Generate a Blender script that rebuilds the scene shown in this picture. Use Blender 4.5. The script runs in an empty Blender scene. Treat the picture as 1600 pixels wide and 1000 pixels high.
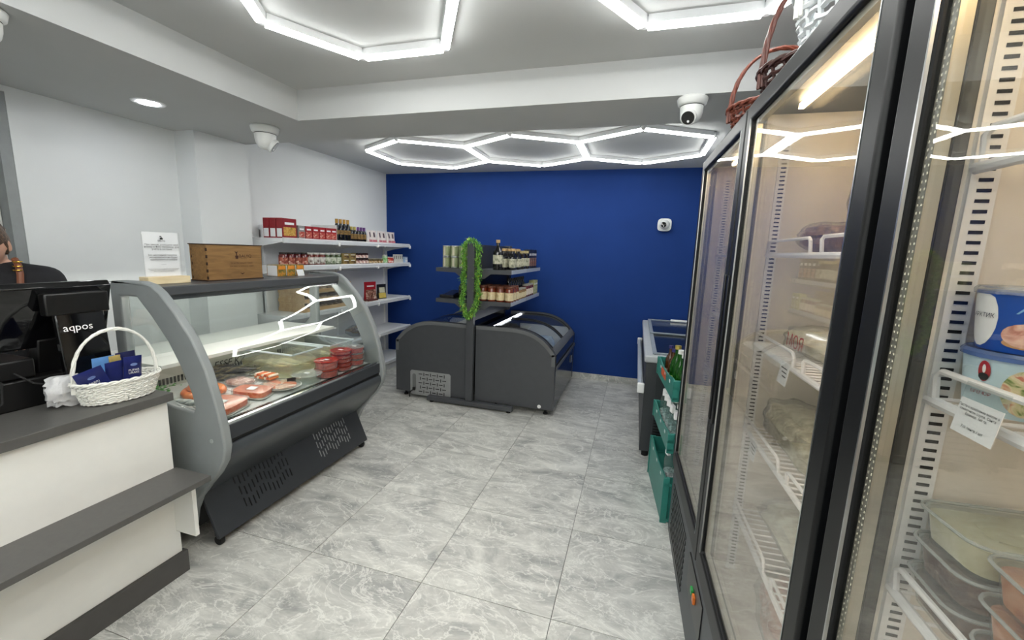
import bpy, bmesh, math, random
from mathutils import Vector, Matrix
from mathutils.geometry import tessellate_polygon
random.seed(7)
PI = math.pi
S = bpy.context.scene
COL = S.collection
# ------------------------------------------------------------------ camera
RC = ((0.95761743, 0.07824284, -0.27721278), (0.28602379, -0.14453993, 0.94725846), (0.03404788, -0.98640066, -0.16079327))
FPX, CH = 652.4375, 1.5
cam_d = bpy.data.cameras.new('camera'); cam = bpy.data.objects.new('camera', cam_d); COL.objects.link(cam)
cam_d.sensor_width = 36; cam_d.sensor_fit = 'HORIZONTAL'; cam_d.lens = FPX / 1600 * 36
cam_d.clip_start = 0.02; cam_d.clip_end = 60
m = Matrix(((RC[0][0], -RC[0][1], -RC[0][2]), (RC[1][0], -RC[1][1], -RC[1][2]), (RC[2][0], -RC[2][1], -RC[2][2])))
cam.matrix_world = Matrix.Translation((0, 0, CH)) @ m.to_4x4()
S.camera = cam
def ray(px, py):
    a = (px - 800, py - 500, FPX); return [sum(RC[i][j] * a[j] for j in range(3)) for i in range(3)]
def onx(px, py, x): r = ray(px, py); t = x / r[0]; return Vector((x, r[1] * t, CH + r[2] * t))
def onz(px, py, z): r = ray(px, py); t = (z - CH) / r[2]; return Vector((r[0] * t, r[1] * t, z))
def ony(px, py, y): r = ray(px, py); t = y / r[1]; return Vector((r[0] * t, y, CH + r[2] * t))
# ------------------------------------------------------------------ world and exposure
w = bpy.data.worlds.new('world'); S.world = w; w.use_nodes = True
w.node_tree.nodes['Background'].inputs[0].default_value = (0.75, 0.82, 0.9, 1)
w.node_tree.nodes['Background'].inputs[1].default_value = 0.3
S.view_settings.view_transform = 'Standard'; S.view_settings.look = 'None'
S.view_settings.gamma = 1.0; S.view_settings.use_curve_mapping = False
S.view_settings.exposure = 0.0
S.cycles.max_bounces = 10; S.cycles.diffuse_bounces = 5; S.cycles.glossy_bounces = 5; S.cycles.transparent_max_bounces = 32
TUBE_E = 26.0      # light of the hexagon tubes
SPOT_E = 60.0
FRIDGE_E = 72.0
CASE_E = 60.0
# ------------------------------------------------------------------ materials
def lin(h):
    h = h.lstrip('#'); o = []
    for i in (0, 2, 4):
        c = int(h[i:i+2], 16) / 255; o.append(c / 12.92 if c <= 0.04045 else ((c + 0.055) / 1.055) ** 2.4)
    return (*o, 1)
MATS = {}
def M(name, col, rough=0.5, metal=0.0, var=0.06, scale=18.0, bump=0.0, bscale=120.0, coat=0.0, trans=0.0, alpha=1.0, spec=0.5):
    if name in MATS: return MATS[name]
    mt = bpy.data.materials.new(name); mt.use_nodes = True; nt = mt.node_tree; b = nt.nodes['Principled BSDF']
    c = lin(col) if isinstance(col, str) else col
    tc = nt.nodes.new('ShaderNodeTexCoord')
    n = nt.nodes.new('ShaderNodeTexNoise'); n.inputs['Scale'].default_value = scale; n.inputs['Detail'].default_value = 4
    nt.links.new(tc.outputs['Object'], n.inputs['Vector'])
    r = nt.nodes.new('ShaderNodeValToRGB'); r.color_ramp.elements[0].position = 0.3; r.color_ramp.elements[1].position = 0.7
    r.color_ramp.elements[0].color = (*[max(0, x * (1 - var)) for x in c[:3]], 1); r.color_ramp.elements[1].color = (*[min(1, x * (1 + var)) for x in c[:3]], 1)
    nt.links.new(n.outputs['Fac'], r.inputs['Fac']); nt.links.new(r.outputs['Color'], b.inputs['Base Color'])
    b.inputs['Roughness'].default_value = rough; b.inputs['Metallic'].default_value = metal
    b.inputs['Coat Weight'].default_value = coat; b.inputs['Transmission Weight'].default_value = trans; b.inputs['Alpha'].default_value = alpha
    b.inputs['Specular IOR Level'].default_value = spec
    if bump:
        n2 = nt.nodes.new('ShaderNodeTexNoise'); n2.inputs['Scale'].default_value = bscale; nt.links.new(tc.outputs['Object'], n2.inputs['Vector'])
        bp = nt.nodes.new('ShaderNodeBump'); bp.inputs['Strength'].default_value = bump; bp.inputs['Distance'].default_value = 0.004
        nt.links.new(n2.outputs['Fac'], bp.inputs['Height']); nt.links.new(bp.outputs['Normal'], b.inputs['Normal'])
    MATS[name] = mt; return mt
def glass(name, tint='#ffffff', ior=1.5, rough=0.0, body=0.0, bodycol='#ffffff', film=0.0):
    """clear sheet: transparent plus Fresnel mirror on both faces, optional milky body"""
    if name in MATS: return MATS[name]
    mt = bpy.data.materials.new(name); mt.use_nodes = True; nt = mt.node_tree; nt.nodes.clear(); N = nt.nodes.new; L = nt.links.new
    out = N('ShaderNodeOutputMaterial'); tr = N('ShaderNodeBsdfTransparent'); tr.inputs[0].default_value = lin(tint)
    gl = N('ShaderNodeBsdfGlossy'); gl.inputs['Roughness'].default_value = rough
    ge = N('ShaderNodeNewGeometry'); mm = N('ShaderNodeMath'); mm.operation = 'MULTIPLY_ADD'; L(ge.outputs['Backfacing'], mm.inputs[0])
    mm.inputs[1].default_value = 1 / ior - ior; mm.inputs[2].default_value = ior
    fr = N('ShaderNodeFresnel'); L(mm.outputs[0], fr.inputs['IOR'])
    mx = N('ShaderNodeMixShader')
    base = tr
    if body:
        df = N('ShaderNodeBsdfDiffuse'); nz = N('ShaderNodeTexNoise'); nz.inputs['Scale'].default_value = 25
        rp = N('ShaderNodeValToRGB'); c = lin(bodycol); rp.color_ramp.elements[0].color = (*[x * .8 for x in c[:3]], 1); rp.color_ramp.elements[1].color = c
        L(nz.outputs['Fac'], rp.inputs[0]); L(rp.outputs[0], df.inputs[0])
        m2 = N('ShaderNodeMixShader'); m2.inputs[0].default_value = body; L(tr.outputs[0], m2.inputs[1]); L(df.outputs[0], m2.inputs[2]); base = m2
    L(fr.outputs[0], mx.inputs[0]); L(base.outputs[0], mx.inputs[1]); L(gl.outputs[0], mx.inputs[2]); L(mx.outputs[0], out.inputs[0])
    MATS[name] = mt; return mt
def emit(name, col, e):
    if name in MATS: return MATS[name]
    mt = bpy.data.materials.new(name); mt.use_nodes = True; nt = mt.node_tree; nt.nodes.clear()
    o = nt.nodes.new('ShaderNodeOutputMaterial'); em = nt.nodes.new('ShaderNodeEmission'); em.inputs[0].default_value = lin(col); em.inputs[1].default_value = e
    nt.links.new(em.outputs[0], o.inputs[0]); MATS[name] = mt; return mt
def wood(name, c1, c2, axis='y', scale=6, rough=0.5):
    if name in MATS: return MATS[name]
    mt = bpy.data.materials.new(name); mt.use_nodes = True; nt = mt.node_tree; N = nt.nodes.new; L = nt.links.new; b = nt.nodes['Principled BSDF']
    tc = N('ShaderNodeTexCoord'); mp = N('ShaderNodeMapping'); L(tc.outputs['Object'], mp.inputs[0])
    s = {'x': (1, 9, 9), 'y': (9, 1, 9), 'z': (9, 9, 1)}[axis]; mp.inputs['Scale'].default_value = s
    n = N('ShaderNodeTexNoise'); n.inputs['Scale'].default_value = scale; n.inputs['Detail'].default_value = 6; n.inputs['Distortion'].default_value = 1.2; L(mp.outputs[0], n.inputs['Vector'])
    r = N('ShaderNodeValToRGB'); r.color_ramp.elements[0].position = .3; r.color_ramp.elements[1].position = .7; r.color_ramp.elements[0].color = lin(c1); r.color_ramp.elements[1].color = lin(c2)
    L(n.outputs['Fac'], r.inputs[0]); L(r.outputs[0], b.inputs['Base Color']); b.inputs['Roughness'].default_value = rough
    MATS[name] = mt; return mt
def mottled(name, cols, scale=30, rough=0.5, dist=1.0, coat=0.0, bump=0.3):
    if name in MATS: return MATS[name]
    mt = bpy.data.materials.new(name); mt.use_nodes = True; nt = mt.node_tree; N = nt.nodes.new; L = nt.links.new; b = nt.nodes['Principled BSDF']
    tc = N('ShaderNodeTexCoord'); n = N('ShaderNodeTexNoise'); n.inputs['Scale'].default_value = scale; n.inputs['Detail'].default_value = 3; n.inputs['Distortion'].default_value = dist
    L(tc.outputs['Object'], n.inputs['Vector']); r = N('ShaderNodeValToRGB')
    els = r.color_ramp.elements
    while len(els) < len(cols): els.new(0.5)
    for i, c in enumerate(cols): els[i].position = 0.32 + 0.36 * i / (len(cols) - 1); els[i].color = lin(c)
    L(n.outputs['Fac'], r.inputs[0]); L(r.outputs[0], b.inputs['Base Color']); b.inputs['Roughness'].default_value = rough; b.inputs['Coat Weight'].default_value = coat
    bp = N('ShaderNodeBump'); bp.inputs['Strength'].default_value = bump; bp.inputs['Distance'].default_value = .005; L(n.outputs['Fac'], bp.inputs['Height']); L(bp.outputs[0], b.inputs['Normal'])
    MATS[name] = mt; return mt
def tile_material():
    mt = bpy.data.materials.new('marble_tile'); mt.use_nodes = True; nt = mt.node_tree; N = nt.nodes.new; L = nt.links.new; b = nt.nodes['Principled BSDF']
    tc = N('ShaderNodeTexCoord'); oi = N('ShaderNodeObjectInfo'); mu = N('ShaderNodeVectorMath'); mu.operation = 'SCALE'
    cmb = N('ShaderNodeCombineXYZ'); L(oi.outputs['Random'], cmb.inputs[0]); L(oi.outputs['Random'], cmb.inputs[1]); L(oi.outputs['Random'], cmb.inputs[2])
    L(cmb.outputs[0], mu.inputs[0]); mu.inputs['Scale'].default_value = 57.0
    ad = N('ShaderNodeVectorMath'); ad.operation = 'ADD'; L(tc.outputs['Object'], ad.inputs[0]); L(mu.outputs[0], ad.inputs[1])
    mp = N('ShaderNodeMapping'); mp.inputs['Rotation'].default_value = (0, 0, .75); mp.inputs['Scale'].default_value = (1.0, 2.1, 1); L(ad.outputs[0], mp.inputs[0])
    n1 = N('ShaderNodeTexNoise'); n1.inputs['Scale'].default_value = 2.6; n1.inputs['Detail'].default_value = 10; n1.inputs['Roughness'].default_value = .66; n1.inputs['Distortion'].default_value = 1.3; L(mp.outputs[0], n1.inputs['Vector'])
    r1 = N('ShaderNodeValToRGB'); r1.color_ramp.elements[0].position = .33; r1.color_ramp.elements[1].position = .68
    r1.color_ramp.elements[0].color = lin('#8f908e'); r1.color_ramp.elements[1].color = lin('#d3d3cd'); L(n1.outputs['Fac'], r1.inputs[0])
    # light veins: ridges of two distorted noises
    def vein(scale, dist, w):
        n = N('ShaderNodeTexNoise'); n.inputs['Scale'].default_value = scale; n.inputs['Detail'].default_value = 5; n.inputs['Distortion'].default_value = dist; n.inputs['Roughness'].default_value = .6; L(mp.outputs[0], n.inputs['Vector'])
        s = N('ShaderNodeMath'); s.operation = 'SUBTRACT'; L(n.outputs['Fac'], s.inputs[0]); s.inputs[1].default_value = .5
        a = N('ShaderNodeMath'); a.operation = 'ABSOLUTE'; L(s.outputs[0], a.inputs[0])
        r = N('ShaderNodeMapRange'); r.inputs['From Min'].default_value = 0; r.inputs['From Max'].default_value = w; r.inputs['To Min'].default_value = 1; r.inputs['To Max'].default_value = 0; L(a.outputs[0], r.inputs['Value']); return r.outputs[0]
    v1 = vein(2.2, 2.2, .022); v2 = vein(5.0, 1.6, .02)
    mxv = N('ShaderNodeMath'); mxv.operation = 'MAXIMUM'; L(v1, mxv.inputs[0]); h = N('ShaderNodeMath'); h.operation = 'MULTIPLY'; L(v2, h.inputs[0]); h.inputs[1].default_value = .6; L(h.outputs[0], mxv.inputs[1])
    k = N('ShaderNodeMath'); k.operation = 'MULTIPLY'; L(mxv.outputs[0], k.inputs[0]); k.inputs[1].default_value = .6
    mc = N('ShaderNodeMix'); mc.data_type = 'RGBA'; L(k.outputs[0], mc.inputs['Factor']); L(r1.outputs[0], mc.inputs['A']); mc.inputs['B'].default_value = lin('#e8e8e2')
    L(mc.outputs['Result'], b.inputs['Base Color']); b.inputs['Roughness'].default_value = .34
    MATS['marble_tile'] = mt; return mt
# ------------------------------------------------------------------ mesh builder
class MB:
    def __init__(s): s.v = []; s.f = []
    def add(s, vs, fs):
        o = len(s.v); s.v += [Vector(v) for v in vs]; s.f += [tuple(i + o for i in f) for f in fs]; return s
    def box(s, x0, x1, y0, y1, z0, z1):
        x0, x1 = sorted((x0, x1)); y0, y1 = sorted((y0, y1)); z0, z1 = sorted((z0, z1))
        return s.add([(x0,y0,z0),(x1,y0,z0),(x1,y1,z0),(x0,y1,z0),(x0,y0,z1),(x1,y0,z1),(x1,y1,z1),(x0,y1,z1)], [(0,3,2,1),(4,5,6,7),(0,1,5,4),(1,2,6,5),(2,3,7,6),(3,0,4,7)])
    def obox(s, mat, sx, sy, sz):
        b = MB().box(-sx/2, sx/2, -sy/2, sy/2, -sz/2, sz/2); return s.add([mat @ v for v in b.v], b.f)
    def prism(s, outer, axis, a0, a1, holes=()):
        loops = [list(outer)] + [list(h) for h in holes]
        def P(p, a): return {'y': (p[0], a, p[1]), 'x': (a, p[0], p[1]), 'z': (p[0], p[1], a)}[axis]
        tris = tessellate_polygon([[Vector((p[0], p[1], 0)) for p in lp] for lp in loops])
        flat = [p for lp in loops for p in lp]; n = len(flat)
        vs = [P(p, a0) for p in flat] + [P(p, a1) for p in flat]; fs = [tuple(t) for t in tris] + [tuple(i + n for i in reversed(t)) for t in tris]
        o = 0
        for lp in loops:
            k = len(lp)
            for i in range(k): j = (i + 1) % k; fs.append((o + i, o + j, n + o + j, n + o + i))
            o += k
        return s.add(vs, fs)
    def tube(s, pts, r, n=8, closed=False):
        pts = [Vector(p) for p in pts]; k = len(pts); rs = r if isinstance(r, (list, tuple)) else [r] * k
        vs = []; up = None
        for i, p in enumerate(pts):
            a = pts[i - 1] if (i or closed) else p; b = pts[(i + 1) % k] if (i < k - 1 or closed) else p
            t = (b - a).normalized()
            if up is None: up = t.orthogonal().normalized()
            up = (up - t * up.dot(t)); up = up.normalized() if up.length > 1e-6 else t.orthogonal().normalized()
            sd = t.cross(up)
            for j in range(n): an = 2 * PI * j / n; vs.append(p + (up * math.cos(an) + sd * math.sin(an)) * rs[i])
        fs = []
        for i in range(k if closed else k - 1):
            for j in range(n): a = i * n + j; b = i * n + (j + 1) % n; c = ((i + 1) % k) * n; fs.append((a, b, c + (j + 1) % n, c + j))
        if not closed: fs.append(tuple(range(n - 1, -1, -1))); fs.append(tuple((k - 1) * n + j for j in range(n)))
        return s.add(vs, fs)
    def lathe(s, prof, c=(0, 0, 0), n=16, sx=1.0, sy=1.0, axis='z'):
        vs = []; fs = []
        for (r, z) in prof:
            for j in range(n):
                a = 2 * PI * j / n; x, y = r * math.cos(a) * sx, r * math.sin(a) * sy
                vs.append({'z': (c[0] + x, c[1] + y, c[2] + z), 'x': (c[0] + z, c[1] + x, c[2] + y), 'y': (c[0] + x, c[1] + z, c[2] + y)}[axis])
        k = len(prof)
        for i in range(k - 1):
            for j in range(n): j2 = (j + 1) % n; fs.append((i*n+j, i*n+j2, (i+1)*n+j2, (i+1)*n+j))
        fs.append(tuple(range(n - 1, -1, -1))); fs.append(tuple((k - 1) * n + j for j in range(n)))
        return s.add(vs, fs)
    def sphere(s, c, r, n=14, k=8, sc=(1, 1, 1)):
        pr = [(max(1e-4, math.sin(PI * i / k)), -math.cos(PI * i / k)) for i in range(k + 1)]
        b = MB().lathe(pr, n=n); return s.add([(c[0] + v.x * r * sc[0], c[1] + v.y * r * sc[1], c[2] + v.z * r * sc[2]) for v in b.v], b.f)
    def sheet(s, curve, th, axis, a0, a1):
        """strip following an open 2D curve with thickness th, extruded along axis"""
        off = []
        for i, p in enumerate(curve):
            a = curve[max(0, i - 1)]; b = curve[min(len(curve) - 1, i + 1)]; dx, dy = b[0] - a[0], b[1] - a[1]; l = math.hypot(dx, dy) or 1
            off.append((p[0] - dy / l * th, p[1] + dx / l * th))
        for i in range(len(curve) - 1):
            s.prism([curve[i], curve[i+1], off[i+1], off[i]], axis, a0, a1) if False else None
        n = len(curve); P = lambda p, a: {'y': (p[0], a, p[1]), 'x': (a, p[0], p[1]), 'z': (p[0], p[1], a)}[axis]
        vs = [P(p, a0) for p in curve] + [P(p, a1) for p in curve] + [P(p, a0) for p in off] + [P(p, a1) for p in off]; fs = []
        for i in range(n - 1):
            fs += [(i, i+1, n+i+1, n+i), (2*n+i, 3*n+i, 3*n+i+1, 2*n+i+1), (i, 2*n+i, 2*n+i+1, i+1), (n+i, n+i+1, 3*n+i+1, 3*n+i)]
        fs += [(0, n, 3*n, 2*n), (n-1, 3*n-1, 4*n-1, 2*n-1)]
        return s.add(vs, fs)
    def xf(s, mat): s.v = [mat @ v for v in s.v]; return s
    def mesh(s, name, org=Vector((0, 0, 0)), smooth=False, ang=40):
        me = bpy.data.meshes.new(name); me.from_pydata([tuple(v - org) for v in s.v], [], s.f); me.validate()
        bm = bmesh.new(); bm.from_mesh(me); bmesh.ops.recalc_face_normals(bm, faces=bm.faces); bm.to_mesh(me); bm.free()
        if smooth:
            me.polygons.foreach_set('use_smooth', [True] * len(me.polygons)); me.set_sharp_from_angle(angle=math.radians(ang))
        return me
    def build(s, name, mat, parent=None, smooth=False, bev=0.0, ang=40, seg=2):
        me = s.mesh(name, origin(parent), smooth or bev > 0, ang); me.materials.append(mat)
        return put(name, me, parent, bev, seg)
def origin(o):
    v = Vector((0, 0, 0))
    while o is not None: v += o.location; o = o.parent
    return v
def put(name, me, parent=None, bev=0.0, seg=2):
    o = bpy.data.objects.new(name, me); COL.objects.link(o); o.parent = parent
    if bev: b = o.modifiers.new('bevel', 'BEVEL'); b.width = bev; b.segments = seg; b.limit_method = 'ANGLE'; b.angle_limit = math.radians(40)
    return o
def T(name, label, cat, loc=(0, 0, 0), group=None):
    o = bpy.data.objects.new(name, None); COL.objects.link(o); o.location = loc; o.empty_display_size = .05; return tag(o, label, cat, group)
def tag(o, label, cat, group=None):
    o['label'] = label; o['category'] = cat
    if group: o['group'] = group
    return o
def struct(o): o['kind'] = 'structure'; return o
def kids(o): return [c for c in bpy.data.objects if c.parent == o]
TREE = {}
def snap(root):
    TREE[root.name] = [(c, kids(c)) for c in kids(root)]; return root
def dup(root, loc, rz=None, label=None, group=None, scale=None):
    r = root.copy(); COL.objects.link(r); r.location = loc
    if rz is not None: r.rotation_euler = (root.rotation_euler[0], root.rotation_euler[1], rz)
    if scale: r.scale = scale
    if label: r['label'] = label
    if group: r['group'] = group
    for ch, gs in TREE[root.name]:
        c = ch.copy(); COL.objects.link(c); c.parent = r
        for g in gs: d = g.copy(); COL.objects.link(d); d.parent = c
    return r
class Series:
    """first call moves the prototype, later calls copy it"""
    def __init__(s, proto): s.p = snap(proto); s.used = False
    def at(s, loc, rz=0.0, label=None, group=None, scale=None):
        if not s.used:
            s.used = True; o = s.p; o.location = loc; o.rotation_euler = (0, 0, rz)
            if label: o['label'] = label
            if group: o['group'] = group
            if scale: o.scale = scale
            return o
        return dup(s.p, loc, rz, label, group, scale)
ORD = ['first', 'second', 'third', 'fourth', 'fifth', 'sixth', 'seventh', 'eighth', 'ninth', 'tenth', 'eleventh', 'twelfth']
TXT = {}
def text(body, size, mat, parent, loc, face, name='lettering', align='CENTER', sp=1.0, shear=0.0, tilt=0.0):
    """flat printed lettering; face = direction the print looks to: '-y', '+x', '-x', '+z'"""
    cu = bpy.data.curves.new('t', 'FONT'); cu.body = body; cu.size = size; cu.align_x = align; cu.align_y = 'CENTER'; cu.space_line = sp; cu.shear = shear; cu.resolution_u = 2
    ob = bpy.data.objects.new('t', cu); COL.objects.link(ob)
    dg = bpy.context.evaluated_depsgraph_get(); me = bpy.data.meshes.new_from_object(ob.evaluated_get(dg)); bpy.data.objects.remove(ob); bpy.data.curves.remove(cu)
    R = {'-y': Matrix.Rotation(PI/2, 4, 'X'), '+x': Matrix.Rotation(PI/2, 4, 'Z') @ Matrix.Rotation(PI/2, 4, 'X'), '-x': Matrix.Rotation(-PI/2, 4, 'Z') @ Matrix.Rotation(PI/2, 4, 'X'), '+z': Matrix.Identity(4)}[face]
    me.transform(Matrix.Translation(Vector(loc) - origin(parent)) @ R @ Matrix.Rotation(tilt, 4, 'Z')); me.name = name
    me.materials.clear(); me.materials.append(mat); return put(name, me, parent)

# ------------------------------------------------------------------ palette
white_wall = M('white_wall_paint', '#dfe2e3', .75, var=.015, scale=3, bump=.08, bscale=200)
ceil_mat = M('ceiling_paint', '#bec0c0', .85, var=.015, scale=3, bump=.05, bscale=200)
blue_wall = M('blue_wall_paint', '#17387a', .7, var=.05, scale=2.5, bump=.05, bscale=220, spec=.2)
grout = M('grout', '#6f706f', .8)
grey_panel = M('grey_panel', '#858a8b', .42, var=.03, bump=.15, bscale=400)
dark_panel = M('dark_panel', '#303338', .4, var=.05, bump=.1, bscale=400)
char_panel = M('charcoal_panel', '#45474b', .38, var=.04, bump=.08, bscale=400)
char_gloss = M('charcoal_gloss', '#2b2e33', .16, var=.04)
rim_grey = M('rim_grey', '#606264', .5, var=.04, bump=.12, bscale=400)
black = M('black_plastic', '#0b0b0c', .35); black_gloss = M('black_gloss', '#08080a', .06, coat=.4)
black_rubber = M('black_rubber', '#111112', .8)
white_lam = M('white_laminate', '#e4e4e0', .5, var=.015); top_lam = M('grey_laminate', '#52514f', .45, var=.06, scale=60)
white_met = M('white_metal', '#e6e8ea', .35, var=.015); white_wire = M('white_wire', '#eeeef0', .35, var=.01)
steel = M('brushed_steel', '#b9bcbd', .28, 1.0, var=.08); chrome = M('chrome', '#d5d8da', .1, 1.0)
alu = M('aluminium_spacer', '#c4c0b0', .35, .8, var=.06)
ink = M('black_ink', '#171717', .7); white_ink = M('white_ink', '#f2f2f2', .6); red_ink = M('red_ink', '#a81e24', .6); brown_ink = M('burnt_ink', '#3a1c0c', .8)
paper = M('white_paper', '#eceef0', .7, var=.01)
clear = glass('clear_glass', '#fafcfb', 1.47); fridge_glass = glass('fridge_glass', '#fbfbfa', 1.42)
acrylic = glass('acrylic', '#fdfdfd', 1.4)
plastic_clear = glass('clear_plastic', '#f8faf9', 1.35, .06, .06, '#e8eef0')
film = glass('plastic_film', '#f8f9f8', 1.32, .15, .07, '#e8ecec')
TILE = tile_material()
# ================================================================== THE ROOM
XL, XR, YF, YB, ZC, ZS = -3.25, 1.04, -2.6, 4.99, 2.45, 2.27
floor = struct(MB().box(XL - .2, XR + .1, YF - .1, YB + .1, -.12, -.004).build('floor', grout))
tiles = {}
OX, OY, TS, G = -.8297, 2.7105, .6, .003
ix0 = math.floor((XL - OX) / TS); iy0 = math.floor((YF - OY) / TS)
for i in range(ix0, ix0 + 9):
    for j in range(iy0, iy0 + 14):
        x0, x1 = max(XL - .18, OX + TS * i) + G/2, min(XR, OX + TS * (i + 1)) - G/2
        y0, y1 = max(YF, OY + TS * j) + G/2, min(YB, OY + TS * (j + 1)) - G/2
        if x1 - x0 < .01 or y1 - y0 < .01: continue
        key = (round(x1 - x0, 3), round(y1 - y0, 3))
        if key not in tiles:
            me = MB().box(-key[0]/2, key[0]/2, -key[1]/2, key[1]/2, -.01, 0).mesh('tile'); me.materials.append(TILE); tiles[key] = me
        o = put('tile', tiles[key], floor); o.location = ((x0 + x1)/2, (y0 + y1)/2, 0)
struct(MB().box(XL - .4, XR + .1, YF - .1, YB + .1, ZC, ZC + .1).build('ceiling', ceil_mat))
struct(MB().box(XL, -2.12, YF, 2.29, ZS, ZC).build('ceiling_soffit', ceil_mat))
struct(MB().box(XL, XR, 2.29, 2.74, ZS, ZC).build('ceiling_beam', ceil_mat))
struct(MB().box(XL - .2, XR + .1, YB, YB + .1, 0, ZC).build('wall_back', blue_wall))
struct(MB().box(XR, XR + .1, YF, YB, 0, ZC).build('wall_right', white_wall))
struct(MB().box(XL - .4, XR + .1, YF - .1, YF, 0, ZC).build('wall_front', white_wall))
wl = MB().box(XL - .15, XL, 1.485, YB, 0, ZC).box(XL - .15, XL, YF, .55, 0, ZC).box(XL - .15, XL, .55, 1.485, 2.12 + .12, ZC)
struct(wl.build('wall_left', white_wall))
struct(MB().box(XL, -3.06, 2.33, 2.75, 0, ZS).build('wall_pillar', white_wall))
d = struct(MB().box(XL - .145, XL - .105, .60, 1.40, 0, 2.19).build('door_1', M('door_grey', '#9b9fa0', .5)))
MB().box(XL - .15, XL - .07, 1.40, 1.435, 0, 2.235).box(XL - .15, XL - .07, .565, .60, 0, 2.235).box(XL - .15, XL - .07, .565, 1.435, 2.19, 2.235).build('door_frame', white_lam, d, bev=.004)
MB().box(XL - .15, XL - .001, 1.437, 1.484, 0, 2.238).build('door_jamb', M('jamb_grey', '#8f9394', .6), d)
MB().tube([(XL - .105, .68, 1.0), (XL - .06, .68, 1.0), (XL - .055, .70, 1.0), (XL - .055, .80, 1.0)], .009).build('door_handle', chrome, d, True)
# skirting of marble tile pieces under the blue wall and along the left wall
bb = struct(MB().box(XL, XR, YB - .006, YB, 0, .07).build('baseboard_back', grout))
xs = [-.241 + .6 * k for k in range(-6, 4)]
for a, b_ in zip(xs[:-1], xs[1:]):
    a2, b2 = max(a, XL) + .0015, min(b_, XR) - .0015
    if b2 - a2 > .02:
        me = MB().box(-(b2-a2)/2, (b2-a2)/2, -.01, 0, 0, .075).mesh('skirting_tile'); me.materials.append(TILE); o = put('skirting_tile', me, bb); o.location = ((a2+b2)/2, YB - .004, 0)

# ------------------------------------------------------------------ hexagon light grids
tube_glow = emit('tube_glow', '#fdfefa', TUBE_E)
def hexgrid(name, label, centres, s, pointy, loc):
    root = T(name, label, 'ceiling light', loc); edges = {}
    for (cx, cy) in centres:
        pts = [(cx + s * math.cos(PI/3 * k + (PI/6 if pointy else 0)), cy + s * math.sin(PI/3 * k + (PI/6 if pointy else 0))) for k in range(6)]
        for k in range(6):
            a, b = pts[k], pts[(k + 1) % 6]; key = tuple(sorted([(round(a[0], 2), round(a[1], 2)), (round(b[0], 2), round(b[1], 2))])); edges.setdefault(key, (a, b))
    nodes = {}
    gm = MB().box(-.5, .5, -.019, .019, -.046, -.031).mesh('diffuser', smooth=False); gm.materials.append(tube_glow)
    hm = MB().box(-.5, .5, -.0215, .0215, -.032, 0).mesh('housing'); hm.materials.append(white_met)
    for (a, b) in edges.values():
        l = math.hypot(b[0]-a[0], b[1]-a[1]) - .03; an = math.atan2(b[1]-a[1], b[0]-a[0])
        o = put('light_tube', gm, root, .006); o.location = Vector(((a[0]+b[0])/2, (a[1]+b[1])/2, ZC)) - Vector(loc); o.rotation_euler = (0, 0, an); o.scale = (l, 1, 1)
        h = put('housing', hm, o)
        for q in (a, b): nodes[(round(q[0], 2), round(q[1], 2))] = q
    cm = MB().lathe([(.012, -.042), (.018, -.038), (.018, -.004), (.014, 0)], n=10).mesh('connector'); cm.materials.append(white_met)
    for q in nodes.values():
        c = put('connector', cm, root); c.location = Vector((q[0], q[1], ZC)) - Vector(loc)
    return root
hexgrid('hexagon_light_grid', 'row of three glowing white hexagon tube lights on the ceiling before the blue wall', [(-2.07, 3.945), (-1.05, 3.945), (-.035, 3.945)], .595, True, (-1.05, 3.945, ZC))
hexgrid('hexagon_light_grid', 'honeycomb of glowing white tube lights in the recessed ceiling nearest the camera', [(-1.15 + .66 * i, 1.54 - .381 * (i % 2) - .762 * j) for i in range(3) for j in range(6)], .44, False, (-.49, .4, ZC))
# recessed downlight in the soffit
dl = T('downlight', 'round recessed downlight glowing in the left soffit', 'ceiling light', (-2.74, 1.84, ZS))
MB().lathe([(.052, -.004), (.075, -.006), (.08, -.002), (.08, 0), (.052, 0)], (-2.74, 1.84, ZS), 28).build('trim_ring', white_met, dl, True)
MB().lathe([(.050, -.0065), (.051, -.003)], (-2.74, 1.84, ZS), 28).build('lens', emit('spot_glow', '#f6f9ff', SPOT_E), dl)

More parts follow.
